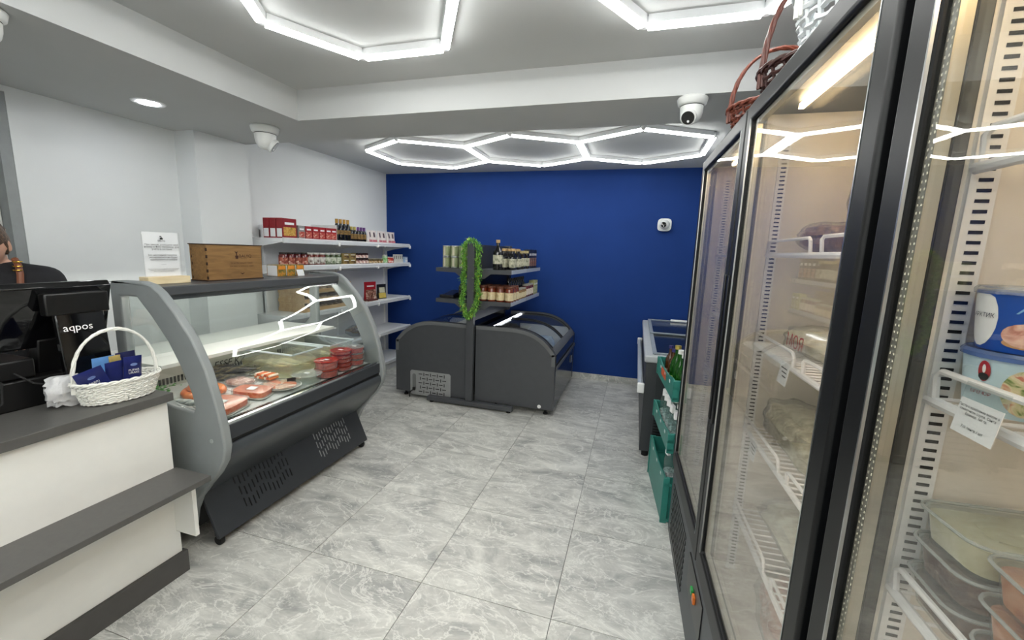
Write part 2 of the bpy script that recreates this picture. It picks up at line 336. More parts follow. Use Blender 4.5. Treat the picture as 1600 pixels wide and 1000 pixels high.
# ------------------------------------------------------------------ turret security cameras
cam_white = M('camera_white', '#dfe1df', .4, var=.02)
def turret(label, loc, R, yaw, tilt, s=1.0, squarish=False):
    root = T('security_camera', label, 'camera', loc)
    k = 12 if not squarish else 8
    MB().lathe([(.068*s, 0), (.072*s, -.006*s), (.066*s, -.03*s), (.055*s, -.038*s)], n=24).xf(R).build('base', cam_white, None, True).parent = root
    MB().lathe([(.0545*s, -.0365*s), (.0545*s, -.041*s)], n=24).xf(R).build('seam', black_rubber, None, True).parent = root
    MB().lathe([(.054*s, -.0405*s), (.052*s, -.07*s), (.047*s, -.09*s), (.035*s, -.108*s), (.018*s, -.118*s), (.002, -.12*s)], n=24).xf(R).build('dome', cam_white, None, True).parent = root
    Rl = R @ Matrix.Rotation(yaw, 4, 'Z') @ Matrix.Rotation(tilt, 4, 'Y')
    c = Matrix.Translation(R @ Vector((0, 0, -.07*s)))
    Rl = c @ R.to_3x3().to_4x4() @ Matrix.Rotation(yaw, 4, 'Z') @ Matrix.Rotation(tilt, 4, 'Y')
    MB().lathe([(.036*s, .02*s), (.038*s, .052*s), (.035*s, .055*s)], n=20).xf(Rl).build('lens_collar', cam_white, None, True).parent = root
    ln = MB().lathe([(.031*s, .05*s), (.031*s, .0565*s), (.0, .0567*s)], n=20).xf(Rl).build('lens_window', black_gloss, None, True); ln.parent = root
    g = MB().lathe([(.006*s, .0566*s), (.006*s, .058*s), (.0, .0585*s)], (.016*s, 0, 0), 10).xf(Rl).build('infrared_lamp', white_ink, None, True); g.parent = ln
    for a in (.6, 2.4, 4.3):
        p = R @ Vector((.064*s*math.cos(a), .064*s*math.sin(a), -.018*s)); MB().sphere(p, .004*s, 8, 5).build('screw', black_rubber, None, True).parent = root
    return root
I4 = Matrix.Identity(4)
turret('white ceiling security camera on the soffit left of the beam corner', (-2.46, 2.36, ZS), I4, math.radians(38), math.radians(125), 1.22)
turret('white ceiling security camera under the beam, lens turned to the viewer', (.195, 2.34, ZS), I4, math.radians(-112), math.radians(125), 1.0)
turret('white ceiling security camera cut by the top left corner of the picture', (-2.235, .985, ZS), I4, math.radians(-30), math.radians(125), 1.0)
wc = T('security_camera', 'white square-based security camera mounted on the blue wall', 'camera', (.25, YB, 1.85))
o8 = [(.25 + .072 * math.copysign(abs(math.cos(a)) ** .55, math.cos(a)), 1.85 + .068 * math.copysign(abs(math.sin(a)) ** .55, math.sin(a))) for a in [2 * PI * k / 24 for k in range(24)]]
MB().prism(o8, 'y', YB - .035, YB).build('base', cam_white, wc, bev=.008)
MB().lathe([(.052, 0), (.052, -.03), (.045, -.055), (.03, -.07), (.002, -.075)], (.25, YB - .034, 1.85), 24, axis='y').build('dome', cam_white, wc, True)
ln = MB().lathe([(.029, 0), (.029, -.012), (.0, -.014)], (.236, YB - .098, 1.845), 20, axis='y').build('lens_window', black_gloss, wc, True)
MB().sphere((.238, YB - .112, 1.832), .006, 8, 5).build('infrared_lamp', white_ink, ln, True)

# ================================================================== CHECKOUT COUNTER
ct = T('checkout_counter', 'white checkout counter with grey worktop, bag shelf and dark plinth', 'counter', (-2.2, .4, 0))
CY0, CY1 = -1.2, 1.235
MB().box(-2.50, -1.862, CY0, CY1, .822, .857).build('worktop', top_lam, ct, bev=.002)
MB().box(-1.905, -1.887, CY0, CY1 - .012, .105, .822).build('front_panel', white_lam, ct, bev=.001)
MB().box(-2.48, -1.905, CY1 - .03, CY1 - .012, 0, .822).build('side_panel', white_lam, ct, bev=.001)
MB().box(-2.48, -1.905, CY0, CY0 + .018, 0, .822).build('side_panel', white_lam, ct, bev=.001)
MB().box(-1.905, -1.872, CY0, CY1 + .004, 0, .104).build('plinth', M('plinth_grey', '#4c4a49', .5), ct, bev=.002)
MB().box(-1.887, -1.682, CY0, CY1 - .003, .486, .51).build('bag_shelf', top_lam, ct, bev=.0015)
for y in (CY1 - .028, .1, -1.0): MB().box(-1.887, -1.77, y, y + .018, .215, .4855).build('shelf_bracket', white_lam, ct, bev=.001)
# ================================================================== GLASS DISPLAY CASE
dc = T('display_case', 'curved-glass refrigerated fish display case with grey end panels and charcoal front', 'display case', (-2.2, 1.98, 0))
Y0, Y1 = 1.335, 2.62
outer = [(-2.36, 1.29), (-2.345, 1.304), (-2.28, 1.309), (-2.15, 1.31), (-2.09, 1.297), (-2.044, 1.267), (-1.961, 1.183), (-1.871, 1.069), (-1.803, .935), (-1.762, .789), (-1.731, .654), (-1.723, .578), (-1.742, .506), (-1.788, .434), (-1.855, .362), (-1.924, .281), (-1.962, .206), (-1.985, .11), (-2.66, .11), (-2.66, .86), (-2.42, .90), (-2.36, .96)]
hole = [(-2.298, 1.237), (-2.187, 1.237), (-2.105, 1.152), (-2.015, 1.043), (-1.957, .942), (-1.9, .816), (-1.886, .747), (-1.90, .722), (-2.027, .735), (-2.27, .79), (-2.298, .81)]
for (a, b, wh) in ((Y0, Y0 + .042, 'near'), (Y1 - .042, Y1, 'far')):
    ep = MB().prism(outer, 'y', a, b, [hole]).build('end_panel', grey_panel, dc, bev=.008, seg=3)
    MB().prism([(p[0] + (.006 if p[0] < -2.1 else -.004) * 0, p[1]) for p in hole], 'y', (a + b)/2 - .003, (a + b)/2 + .003).build('end_glass', clear, ep)
    MB().lathe([(.0, -.002), (.010, -.002), (.010, .002), (.0, .002)], (-1.80, a if wh == 'near' else b, .60), 12, axis='y').build('screw_cap', M('cap_grey', '#a9adad', .4), ep, True)
ya, yb = Y0 + .043, Y1 - .043
MB().box(-2.40, -2.085, ya, yb, 1.245, 1.287).build('top_shelf', M('lid_grey', '#47494c', .38, var=.04), dc, bev=.004)
MB().box(-2.104, -2.096, ya, yb, 1.221, 1.2449).build('added_lamp_lip', dark_panel, dc)  # lip added under the lid to keep the fill tube out of view
gcurve = [(-2.098, 1.245), (-2.045, 1.225), (-1.976, 1.165), (-1.886, 1.052), (-1.819, .922), (-1.778, .783), (-1.765, .675)]
def smoothcurve(c, k=4):
    out = []
    for i in range(len(c) - 1):
        p0, p1, p2, p3 = c[max(0, i-1)], c[i], c[i+1], c[min(len(c)-1, i+2)]
        for j in range(k):
            t = j / k; out.append(tuple(.5 * ((2*p1[q]) + (-p0[q]+p2[q])*t + (2*p0[q]-5*p1[q]+4*p2[q]-p3[q])*t*t + (-p0[q]+3*p1[q]-3*p2[q]+p3[q])*t**3) for q in (0, 1)))
    return out + [c[-1]]
MB().sheet(smoothcurve(gcurve, 6), .006, 'y', ya, yb).build('front_glass', clear, dc, True, ang=80)
MB().box(-1.775, -1.757, ya, yb, .664, .676).build('glass_rail', chrome, dc)
MB().box(-1.80, -1.752, ya, yb, .592, .6635).build('upper_rail', dark_panel, dc, bev=.003)
MB().box(-1.80, -1.762, ya, yb, .572, .591).build('rail_groove', black, dc)
belly = smoothcurve([(-1.752, .571), (-1.744, .545), (-1.748, .515), (-1.79, .448), (-1.855, .378), (-1.93, .30), (-1.985, .25)], 4)
MB().prism(belly + [(-2.05, .25), (-2.05, .571)], 'y', ya, yb).build('front_belly', M('belly_charcoal', '#3f4347', .33, var=.04, bump=.05, bscale=400), dc, True)
kick = MB().prism([(-2.0, .335), (-1.985, .335), (-1.868, .062), (-1.868, .05), (-1.885, .05)], 'y', ya + .004, yb - .01)
kick.build('kick_panel', dark_panel, dc, bev=.002)
MB().box(-2.6, -2.03, ya + .03, yb - .03, .07, .60).build('machine_base', black, dc)
# slots pressed into the kick panel, following its slope
def kickpt(t, y, off): return (-1.985 + .117 * t + .0023 * off, y, .335 - .273 * t + .001 * off)
slots_d, slots_l = MB(), MB()
def slot(mb, y, t0, t1, wd=.0055):
    a, b = kickpt(t0, y, .8), kickpt(t1, y, .8)
    mb.add([(a[0], a[1]-wd/2, a[2]), (a[0], a[1]+wd/2, a[2]), (b[0], b[1]+wd/2, b[2]), (b[0], b[1]-wd/2, b[2]), (a[0]-.004, a[1]-wd/2, a[2]-.002), (a[0]-.004, a[1]+wd/2, a[2]-.002), (b[0]-.004, b[1]+wd/2, b[2]-.002), (b[0]-.004, b[1]-wd/2, b[2]-.002)], [(0,1,2,3),(4,7,6,5),(0,4,5,1),(1,5,6,2),(2,6,7,3),(3,7,4,0)])
for row in range(3):
    for k in range(13):
        slot(slots_d, 1.56 + .026 * k + .012 * (row == 0) * -1, .18 + .23 * row + .05 * math.sin(k), .34 + .23 * row + .05 * math.sin(k))
        slot(slots_l, 2.12 + .024 * k, .22 + .20 * row + .05 * math.sin(k * 1.3), .36 + .20 * row + .05 * math.sin(k * 1.3))
sd = slots_d.build('vent_slots', black, dc); sd['kind'] = 'stuff'
sl = slots_l.build('vent_slots', M('slot_light_painted', '#8e9192', .5), dc); sl['kind'] = 'stuff'  # pale colour stands in for light showing through these slots
for (x, y) in ((-1.90, ya + .03), (-1.90, yb - .04), (-2.5, ya + .05), (-2.5, yb - .05)):
    cs = MB().box(x - .02, x + .02, y - .012, y + .012, .045, .075).build('caster', black, dc, bev=.004)
    MB().lathe([(.0, -.011), (.023, -.011), (.025, -.008), (.025, .008), (.023, .011), (.0, .011)], (x, y, .0255), 14, axis='y').build('wheel', black_rubber, cs, True)
# inside: deck, front grille, back deflector, worktop
deckz = lambda x: .655 + (-1.85 - x) * .08
MB().prism([(-1.85, deckz(-1.85)), (-2.42, deckz(-2.42)), (-2.42, .63), (-1.85, .63)], 'y', ya, yb).build('deck', M('deck_steel', '#d5d8d8', .4, .1, var=.04), dc)
gr = MB().box(-1.85, -1.80, ya, yb, .632, .655).build('front_grille', steel, dc)
gs = MB()
for k in range(64): y = ya + .03 + k * .0182; gs.box(-1.842, -1.808, y, y + .008, .654, .6558)
gs = gs.build('grille_slots', black, gr); gs['kind'] = 'stuff'
df = MB().prism([(-2.42, deckz(-2.42)), (-2.415, .885), (-2.425, .885), (-2.44, .63)], 'y', ya, yb).build('back_deflector', M('deflector_steel', '#b9bbb2', .4, .3, var=.05), dc)
ds = MB()
for k in range(62): y = ya + .02 + k * .0195; ds.box(-2.4158, -2.412, y, y + .0085, .72, .755 - .02 * (.45 < (k / 62) < .75)); ds.box(-2.4148, -2.411, y, y + .009, .835, .85)
ds = ds.build('deflector_slots', black, df); ds['kind'] = 'stuff'
text('ESSE.KZ', .062, ink, df, onx(359, 566, -2.4105), '+x', shear=.25)
MB().box(-2.66, -2.14, ya, yb, .885, .905).build('worktop', white_lam, dc, bev=.002)
MB().box(-2.66, -2.44, ya, yb, .11, .884).build('back_body', white_lam, dc)
lt = MB().tube([(-2.118, ya + .02, 1.2365), (-2.118, yb - .02, 1.2365)], .007).build('added_fill_tube', emit('case_fill_glow', '#fffaf0', CASE_E), dc)  # unseen tube added under the lid to brighten the inside
MB().tube([(-2.21, ya + .02, .8745), (-2.21, yb - .02, .8745)], .007).build('added_fill_tube', emit('case_fill_glow_low', '#fffaf0', CASE_E * .15), dc)  # second hidden tube, added below the worktop to lift the dark deck
MB().box(-2.385, -2.379, ya, yb, .906, 1.2449).build('back_glass', clear, dc)

# ---- things lying in the case
def lump(mb, c, size, seed=0, amp=.12, n=22, k=12, flat=0.0):
    rnd = random.Random(seed); ph = [rnd.uniform(0, 6.28) for _ in range(8)]
    b = MB().sphere((0, 0, 0), 1, n, k)
    vs = []
    for v in b.v:
        a = 1 + amp * (math.sin(4*v.x+ph[0]) * math.sin(5*v.y+ph[1]) + .6 * math.sin(9*v.x+ph[2]) * math.cos(8*v.y+ph[3]) + .5*math.sin(11*v.z+ph[4]+5*v.x))
        q = v * a
        e = lambda t: math.copysign(abs(t) ** .75, t)
        vs.append((c[0] + e(q.x) * size[0], c[1] + e(q.y) * size[1], c[2] + max(-1 + flat, min(1, q.z)) * size[2]))
    return mb.add(vs, b.f)
salmon = mottled('salmon_flesh', ['#cc4d26', '#de683a', '#ee9f78'], 26, .3, 2.5, .5)
skin_grey = mottled('fish_skin', ['#3d4446', '#8d9594', '#c5c6bd'], 20, .3, .5, .4)
pale_skin = mottled('pale_fish_skin', ['#8d9289', '#b9b9a8', '#dcd8c4'], 16, .35, .6, .4)
dark_fish = mottled('dark_fish', ['#141311', '#2a2722', '#7d7350'], 22, .3, .6, .5)
def fillet(label, cx, cy, lx, ly, rz, seed):
    z = deckz(cx) + .0005
    z += .006; root = T('salmon_fillet_pack', label, 'fish', (cx, cy, z))
    sh = [(lx/2 * math.copysign(abs(math.cos(a)) ** .5, math.cos(a)), ly/2 * math.copysign(abs(math.sin(a)) ** .45, math.sin(a)) * (1 + .08 * math.cos(a))) for a in [2*PI*k/28 for k in range(28)]]
    o = MB().prism([(1.12*p[0], 1.1*p[1]) for p in sh], 'z', 0, .006).build('backing_board', M('silver_card', '#c9c9c2', .3, .4), None, bev=.001); o.parent = root
    o = MB().prism(sh, 'z', .0065, .034).build('fillet', salmon, None, bev=.012, seg=3); o.parent = root
    f = MB().prism([(1.1*p[0], 1.08*p[1]) for p in sh], 'z', .0063, .0385).build('film', film, None, bev=.01, seg=3); f.parent = root
    l = MB().box(-.02, .02, -.028, .022, .0386, .0392).build('sticker', paper, None); l.parent = root
    root.rotation_euler = (0, .08, rz); return root
fillet('vacuum-packed salmon fillet at the near glass with a white sticker', -1.955, 1.515, .17, .20, .25, 1)
fillet('vacuum-packed salmon fillet lying behind the nearest salmon pack', -1.985, 1.72, .17, .13, .35, 2)
pz = deckz(-1.97)
pt = T('fish_plate', 'round white plate of fish slices under clear film', 'plate', (-1.96, 1.885, pz))
MB().lathe([(.0, .001), (.08, .001), (.12, .016), (.123, .018), (.115, .016), (.078, .006), (.0, .006)], (-1.96, 1.885, pz), 28, 1, .85).build('plate', white_lam, pt, True)
for k in range(7):
    a = k * .9; lump(MB(), (-1.96 + .055 * math.cos(a), 1.885 + .045 * math.sin(a), pz + .018), (.042, .03, .009), k, .1).build('fish_slice', salmon if k % 2 else mottled('ham_pink', ['#b0796a', '#d6a48d', '#e8c9ae'], 24, .35, 2, .4), pt, True)
MB().lathe([(.118, .019), (.10, .03), (.05, .034), (.0, .035)], (-1.96, 1.885, pz), 24, 1, .85).build('film', film, pt, True)
sg = T('sausage_ring', 'ring of orange smoked sausage near the case end panel', 'sausage', (-2.18, 1.60, deckz(-2.18)))
MB().tube([(-2.18 + .075 * math.cos(a), 1.60 + .085 * math.sin(a), deckz(-2.18 + .075 * math.cos(a)) + .022) for a in [.5 + 5.2 * k / 20 for k in range(21)]], [.012] + [.021] * 19 + [.012], 10).build('casing', mottled('sausage_orange', ['#a8481c', '#d06a30', '#df8a50'], 14, .3, .6, .5, .1), sg, True)
MB().tube([(-2.185 + .045 * math.cos(a), 1.595 + .05 * math.sin(a), deckz(-2.185) + .05) for a in [1.5 + 4.2 * k / 14 for k in range(15)]], [.01] + [.018] * 13 + [.01], 10).build('casing', MATS['sausage_orange'], sg, True)
def fish(label, cx, cy, cz, L, r, rz, mat, group=None, tilt=0):
    root = T('fish', label, 'fish', (cx, cy, cz), group); n = 13
    prof = [.25, .6, .85, 1, 1, .95, .86, .74, .6, .46, .33, .24, .2]
    o = MB().tube([(-L/2 + L * i / (n - 1), .01 * math.sin(i * .5), 0) for i in range(n)], [r * p for p in prof], 10).xf(Matrix.Diagonal((1, .75, 1, 1))).build('body', mat, None, True); o.parent = root
    o = MB().prism([(L*.47, -.004), (L*.60, .9*r), (L*.57, 0), (L*.60, -.9*r), (L*.47, -.008)], 'y', .004, .008).build('tail', mat, None); o.parent = root
    for s in (-1, 1): o = MB().sphere((-L*.40, s * r * .42, r * .2), r * .16, 8, 5).build('eye', black, None, True); o.parent = root
    root.rotation_euler = (PI/2 * .85 + tilt, 0, rz); return root
for k in range(9):
    x = -2.37 + .035 * (k % 5) + .01 * (k // 5); y = 1.80 + .04 * (k % 3) + .02 * (k // 3)
    fish(ORD[k] + ' small dark smoked fish from the back of the heap before the lettered panel', x, y, deckz(x) + .022 + .024 * (k // 5), .21, .021, .95 + .08 * (k % 3), dark_fish, 'dark smoked fish heaped in the case')
for k in range(3): fish(['upper', 'middle', 'lower'][k] + ' silvery fish beside the near end panel, left of the sausage', -2.11 + .045 * k, 1.455 + .01 * k, deckz(-2.1) + .023, .17, .022, .35 + .1 * k, skin_grey, 'silvery fish near the end panel')
pb = T('meat_bag', 'white paper-backed bag of pinkish meat behind the salmon', 'bag', (-2.15, 1.79, deckz(-2.15)))
lump(MB(), (-2.15, 1.79, deckz(-2.15) + .028), (.075, .055, .02), 5, .1, flat=.2).build('meat', mottled('meat_pink', ['#8a5a4e', '#b78a80', '#d9bfb4'], 25, .35, 2, .4), pb, True)
MB().prism([(-2.26, 1.72), (-2.06, 1.70), (-2.05, 1.83), (-2.25, 1.86)], 'z', deckz(-2.15) + .001, deckz(-2.15) + .005).build('paper', paper, pb)
lump(MB(), (-2.15, 1.79, deckz(-2.15) + .03), (.088, .065, .028), 6, .08, flat=.2).build('film', film, pb, True)
kb = T('shrimp_tray', 'tray of orange and white striped crab sticks next to the water tub', 'food tray', (-2.10, 1.93, deckz(-2.1)))
MB().box(-2.17, -2.03, 1.885, 1.955, deckz(-2.17), deckz(-2.17) + .012).build('tray', plastic_clear, kb)
for k in range(14):
    x = -2.16 + .018 * (k % 7) + .006; z = deckz(-2.17) + .022 + .017 * (k // 7)
    MB().tube([(x, 1.892, z), (x + .004, 1.95, z)], .008, 8).build('crab_stick', [M('crab_orange', '#d87a3a', .4), M('crab_white', '#ead9c6', .4), M('crab_red', '#c4552c', .4)][k % 3], kb, True)
ps = T('parsley_bunch', 'green parsley bunch at the back corner behind the basket', 'greens', (-2.33, 1.46, deckz(-2.33)))
lv = MB()
for k in range(90):
    c = Vector((max(-2.39, -2.33 + random.gauss(0, .03)), 1.46 + random.gauss(0, .035), deckz(-2.33) + .02 + abs(random.gauss(0, .022)))); mt = Matrix.Translation(c) @ Matrix.Rotation(random.uniform(0, 6), 4, 'Z') @ Matrix.Rotation(random.uniform(-1, 1), 4, 'X')
    lv.add([mt @ Vector(p) for p in ((-.012, 0, 0), (0, .006, .003), (.012, 0, 0), (0, -.006, .003))], [(0, 1, 2, 3)])
lv = lv.build('leaves', M('parsley_green', '#3f8a2e', .5, var=.4), ps); lv['kind'] = 'stuff'
MB().tube([(-2.33, 1.40, deckz(-2.33) + .012), (-2.33, 1.50, deckz(-2.33) + .014)], .014, 8).build('stems', M('stem_green', '#6a9a4a', .5), ps, True)
# open water tubs with fish
def water_tub(label, cx, cy, lx, ly, h, nfish):
    z0 = deckz(cx - lx/2) + .001; root = T('plastic_tub', label, 'tub', (cx, cy, z0))
    def ring(s, z): return [(cx + sx * lx/2 * s, cy + sy * ly/2 * s, z) for sx, sy in ((-1,-1),(1,-1),(1,1),(-1,1))]
    a, b, ai, bi = ring(.86, z0), ring(1, z0 + h), ring(.85, z0 + .004), ring(.985, z0 + h)
    fs = [(3,2,1,0), (8,9,10,11)]
    for i in range(4): j = (i+1) % 4; fs += [(i, j, 4+j, 4+i), (8+i, 12+i, 12+j, 8+j), (4+i, 4+j, 12+j, 12+i)]
    MB().add(a + b + ai + bi, fs).build('shell', plastic_clear, root)
    r = [Vector(p) for p in ring(1.01, z0 + h)]; MB().tube(r, .006, 6, True).build('rim', M('tub_rim', '#cfdadf', .3, alpha=.75), root, True)
    wl = [Vector(p) for p in ring(.84, z0 + .005)] + [Vector(p) for p in ring(.92, z0 + h * .5)]
    MB().add(wl, [(3,2,1,0),(4,5,6,7),(0,1,5,4),(1,2,6,5),(2,3,7,6),(3,0,4,7)]).build('water', glass('brine', '#f4efd6', 1.33, .0, .22, '#e6dfb8'), root)
    return root, z0
r1, z1 = water_tub('clear plastic tub half full of brine with pale fish', -2.165, 2.10, .43, .25, .14, 3)
r2, z2 = water_tub('clear plastic tub of fish at the far end of the case', -2.165, 2.42, .43, .24, .13, 2)
for k in range(3): fish(['back', 'middle', 'front'][k] + ' pale fish soaking in the brine tub', -2.22 + .05 * k, 2.06 + .045 * k, z1 + .035, .24, .03, .15 + .06 * k, pale_skin, 'fish in the brine tub')
for k in range(2): fish(['left', 'right'][k] + ' pale fish in the far tub of the case', -2.25 + .12 * k, 2.40 + .03 * k, z2 + .035, .22, .03, .4 * k, pale_skin, 'fish in the far tub')
# round tubs of caviar
caviar = mottled('caviar_red', ['#8a1d12', '#b8301c', '#d2543a'], 140, .25, .3, .4)
def round_tub(r, h, lidc, withbody=True):
    root = T('caviar_tub', 'tub', 'tub', (0, 0, 0), 'round tubs along the case front')
    if withbody:
        MB().lathe([(.0, .001), (r * .9, .001), (r * .97, h * .8), (.0, h * .8)], n=26).build('contents', caviar, root, True)
    MB().lathe([(.0, 0), (r * .92, 0), (r, h), (r * .985, h), (r * .91, .002), (.0, .002)], n=26).build('cup', plastic_clear, root, True)
    MB().lathe([(.0, h * .93), (r * 1.03, h * .93), (r * 1.05, h), (r * 1.0, h * 1.06), (r * .9, h * 1.02), (.0, h * 1.02)], n=26).build('lid', lidc, root, True)
    MB().box(-.016, .016, -.012, .012, h * 1.061, h * 1.064).build('sticker', paper, root)
    return root
lid_red = glass('lid_red', '#e4553c', 1.4, .1, .45, '#d8432e'); lid_clear = glass('lid_clear', '#f0f2f2', 1.4, .08, .25, '#e6eaea')
sA = Series(round_tub(.072, .05, lid_red)); sB = Series(round_tub(.068, .025, lid_red)); sC = Series(round_tub(.066, .04, lid_clear)); sD = Series(round_tub(.085, .05, lid_clear, False))
sD.at((-1.905, 2.035, deckz(-1.99)), 0, 'flat empty-looking round tub with clear lid before the red tubs')
for k in range(2): sA.at((-1.885, 2.185, deckz(-1.955) + k * .054), 0, ['lower', 'upper'][k] + ' of the two deep red caviar tubs nearest the clear lid')
for k in range(5): sB.at((-1.90, 2.345, deckz(-1.97) + k * .0275), 0, ORD[k] + ' tub from the bottom of the tall stack of flat red tubs')
for k in range(3): sC.at((-1.905, 2.495, deckz(-1.97) + k * .0435), 0, ORD[k] + ' tub from the bottom of the clear-lidded red stack by the far end panel')
# dark price holders
for lb, x, y, rz in (('dark price holder before the near salmon pack', -1.865, 1.43, 1.2), ('dark price holder at the foot of the brine tub', -1.935, 1.945, 1.1)): 
    r_ = T('price_holder', lb, 'price tag', (0, 0, 0), 'dark price holders in the case')
    MB().box(-.026, .026, -.002, .002, .010, .048).build('plate', M('holder_brown', '#241a1a', .4), r_, bev=.0015); MB().box(-.02, .02, -.012, .012, 0, .010).build('foot', black, r_, bev=.002)
    r_.location = (x, y, deckz(x - .02)); r_.rotation_euler = (0, 0, rz)

# ---- things on the lid of the case
LZ = 1.2875
sgn = T('acrylic_sign', 'clear acrylic notice with printed paper in a pale wooden base', 'sign', (-2.24, 1.50, LZ))
MB().box(-2.27, -2.205, 1.405, 1.60, LZ, LZ + .035).build('wooden_base', wood('pale_wood', '#d9c59b', '#e6d6b2', 'y'), sgn, bev=.002)
sp_ = MB().box(-2.243, -2.237, 1.415, 1.585, LZ + .03, LZ + .25).build('acrylic_plate', acrylic, sgn, bev=.001)
pp = MB().box(-2.2435, -2.2432, 1.42, 1.58, LZ + .036, LZ + .248).build('paper', paper, sgn)
text('При заказе, сообщите свой\nномер и ФИО продавцу, для\nучёта в системе.', .0115, ink, pp, (-2.2365, 1.499, LZ + .178), '+x', sp=.95)
text('Без накладной покупка\nфиксироваться не будет\nформироваться скидка', .0115, ink, pp, (-2.2365, 1.499, LZ + .128), '+x', sp=.95)
text('Если покупатель не предъявил карту при оплате,\nскидка не предоставляется и не начисляется\nбонус по программе лояльности', .0058, ink, pp, (-2.2365, 1.499, LZ + .066), '+x', sp=.95)
text('BALYQ', .011, ink, pp, (-2.2365, 1.499, LZ + .207), '+x')
MB().box(-2.2367, -2.2364, 1.4925, 1.5055, LZ + .214, LZ + .222).box(-2.2367, -2.2364, 1.497, 1.501, LZ + .222, LZ + .228).box(-2.2367, -2.2364, 1.492, 1.499, LZ + .227, LZ + .231).build('emblem', ink, pp)
MB().box(-2.2367, -2.2364, 1.487, 1.511, LZ + .0925, LZ + .0932).build('printed_line', ink, pp)
wb = T('wooden_box', 'varnished wooden gift box with burnt lettering on the display case', 'box', (-2.26, 1.865, LZ))
oak = wood('varnished_wood', '#755631', '#967243', 'y', 5, .45); burn = M('burnt_edge', '#2c160b', .7)
bx0, bx1, by0, by1, bz = -2.325, -2.205, 1.69, 2.04, .2
MB().box(bx1 - .008, bx1, by0 + .004, by1 - .004, LZ + .006, LZ + bz - .012).build('front_board', oak, wb)
MB().box(bx0, bx0 + .008, by0 + .004, by1 - .004, LZ + .006, LZ + bz - .012).build('back_board', oak, wb)
for y in (by0 + .004, by1 - .012): MB().box(bx0 + .008, bx1 - .008, y, y + .008, LZ + .006, LZ + bz - .012).build('side_board', oak, wb)
MB().box(bx0 - .002, bx1 + .003, by0, by1, LZ, LZ + .006).build('bottom_board', burn, wb)
MB().box(bx0 - .002, bx1 + .004, by0 - .003, by1 + .003, LZ + bz - .005, LZ + bz).build('lid', burn, wb); MB().box(bx0 + .001, bx1 + .001, by0 + .001, by1 - .001, LZ + bz - .012, LZ + bz - .005).build('lid_lip', oak, wb)
jt = MB()
for k in range(5): jt.box(bx1 - .0085, bx1 + .0006, by0 + .003, by0 + .0075, LZ + .01 + k * .038, LZ + .026 + k * .038); jt.box(bx0 + .01, bx0 + .014, by0 + .0033, by0 + .008, LZ + .01 + k * .038, LZ + .026 + k * .038)
jt.build('finger_joints', burn, wb)
fx = bx1 + .0006
text('BALYQ', .026, brown_ink, wb, (fx, 1.925, LZ + .135), '+x'); text('FISH SHOP', .008, brown_ink, wb, (fx, 1.915, LZ + .119), '+x')
text('Качество каждый товара', .0115, brown_ink, wb, (fx, 1.90, LZ + .096), '+x'); text('Доставка по любимым ценам', .0105, brown_ink, wb, (fx, 1.90, LZ + .078), '+x')
em = MB().prism([(1.863, LZ + .120), (1.878, LZ + .120), (1.882, LZ + .138), (1.860, LZ + .138)], 'x', fx - .0004, fx).prism([(1.867, LZ + .138), (1.873, LZ + .138), (1.873, LZ + .153), (1.880, LZ + .162), (1.870, LZ + .158), (1.857, LZ + .162), (1.866, LZ + .152)], 'x', fx - .0004, fx)
em.build('emblem', brown_ink, wb)
orn = MB().prism([(1.885, LZ + .040), (1.893, LZ + .034), (1.900, LZ + .030), (1.907, LZ + .034), (1.915, LZ + .040), (1.908, LZ + .0385), (1.900, LZ + .036), (1.892, LZ + .0385)], 'x', fx - .0004, fx).build('ornament', brown_ink, wb)
olive_box = mottled('olive_carton', ['#5c5527', '#8a7a35', '#c9862f'], 40, .45, 1.5)
for k, (y, lab) in enumerate(((2.24, 'left'), (2.32, 'middle'), (2.40, 'right'))):
    t_ = T('olive_carton', lab + ' of three small olive-coloured cartons standing on the display case', 'carton', (-2.30, y, LZ), 'olive cartons on the case')
    MB().box(-2.35, -2.26, y - .034, y + .034, LZ, LZ + .074).build('carton', olive_box, t_, bev=.001); MB().box(-2.345, -2.265, y - .0348, y - .0343, LZ + .003, LZ + .071).build('white_side', paper, t_)
    MB().box(-2.2598, -2.2592, y - .028, y + .028, LZ + .045, LZ + .068).build('orange_print', M('orange_print', '#d98a2a', .5), t_)
pc = T('price_card', 'small white price card leaning before the olive cartons', 'price tag', (-2.24, 2.38, LZ))
MB().prism([(-2.236, LZ), (-2.234, LZ), (-2.246, LZ + .042), (-2.248, LZ + .042)], 'y', 2.35, 2.41).build('card', paper, pc)
# ================================================================== POINT OF SALE
CT = .857
pos = T('pos_terminal', 'black point-of-sale terminal seen from behind on the counter', 'cash register', (-2.25, .9, CT))
MB().box(-2.46, -2.155, .52, 1.045, CT, CT + .11).build('base_unit', black, pos, bev=.006)
MB().box(-2.40, -2.17, .66, .965, CT + .1105, CT + .185).build('printer', black, pos, bev=.008)
scr = [( -2.225, 1.075), (-2.205, 1.07), (-2.155, 1.235), (-2.135, 1.305), (-2.15, 1.325), (-2.17, 1.325), (-2.205, 1.30)]
MB().prism(scr, 'y', .60, 1.215).build('screen', black_gloss, pos, bev=.004)
MB().box(-2.145, -2.105, .985, 1.185, 1.20, 1.285).build('customer_display_head', black, pos, bev=.006)
MB().prism([(-2.135, 1.205), (-2.110, 1.205), (-2.085, .93), (-2.11, .93)], 'y', 1.01, 1.165).build('customer_display', black_gloss, pos, bev=.005)
MB().prism([(-2.30, .96), (-2.22, .96), (-2.19, 1.10), (-2.23, 1.11)], 'y', .99, 1.10).build('neck', black, pos, bev=.005)
MB().prism([(-2.13, CT + .0), (-2.085, CT), (-2.085, .935), (-2.12, .935)], 'y', 1.05, 1.15).build('display_foot', black, pos, bev=.004)
ax = -2.098 + .003
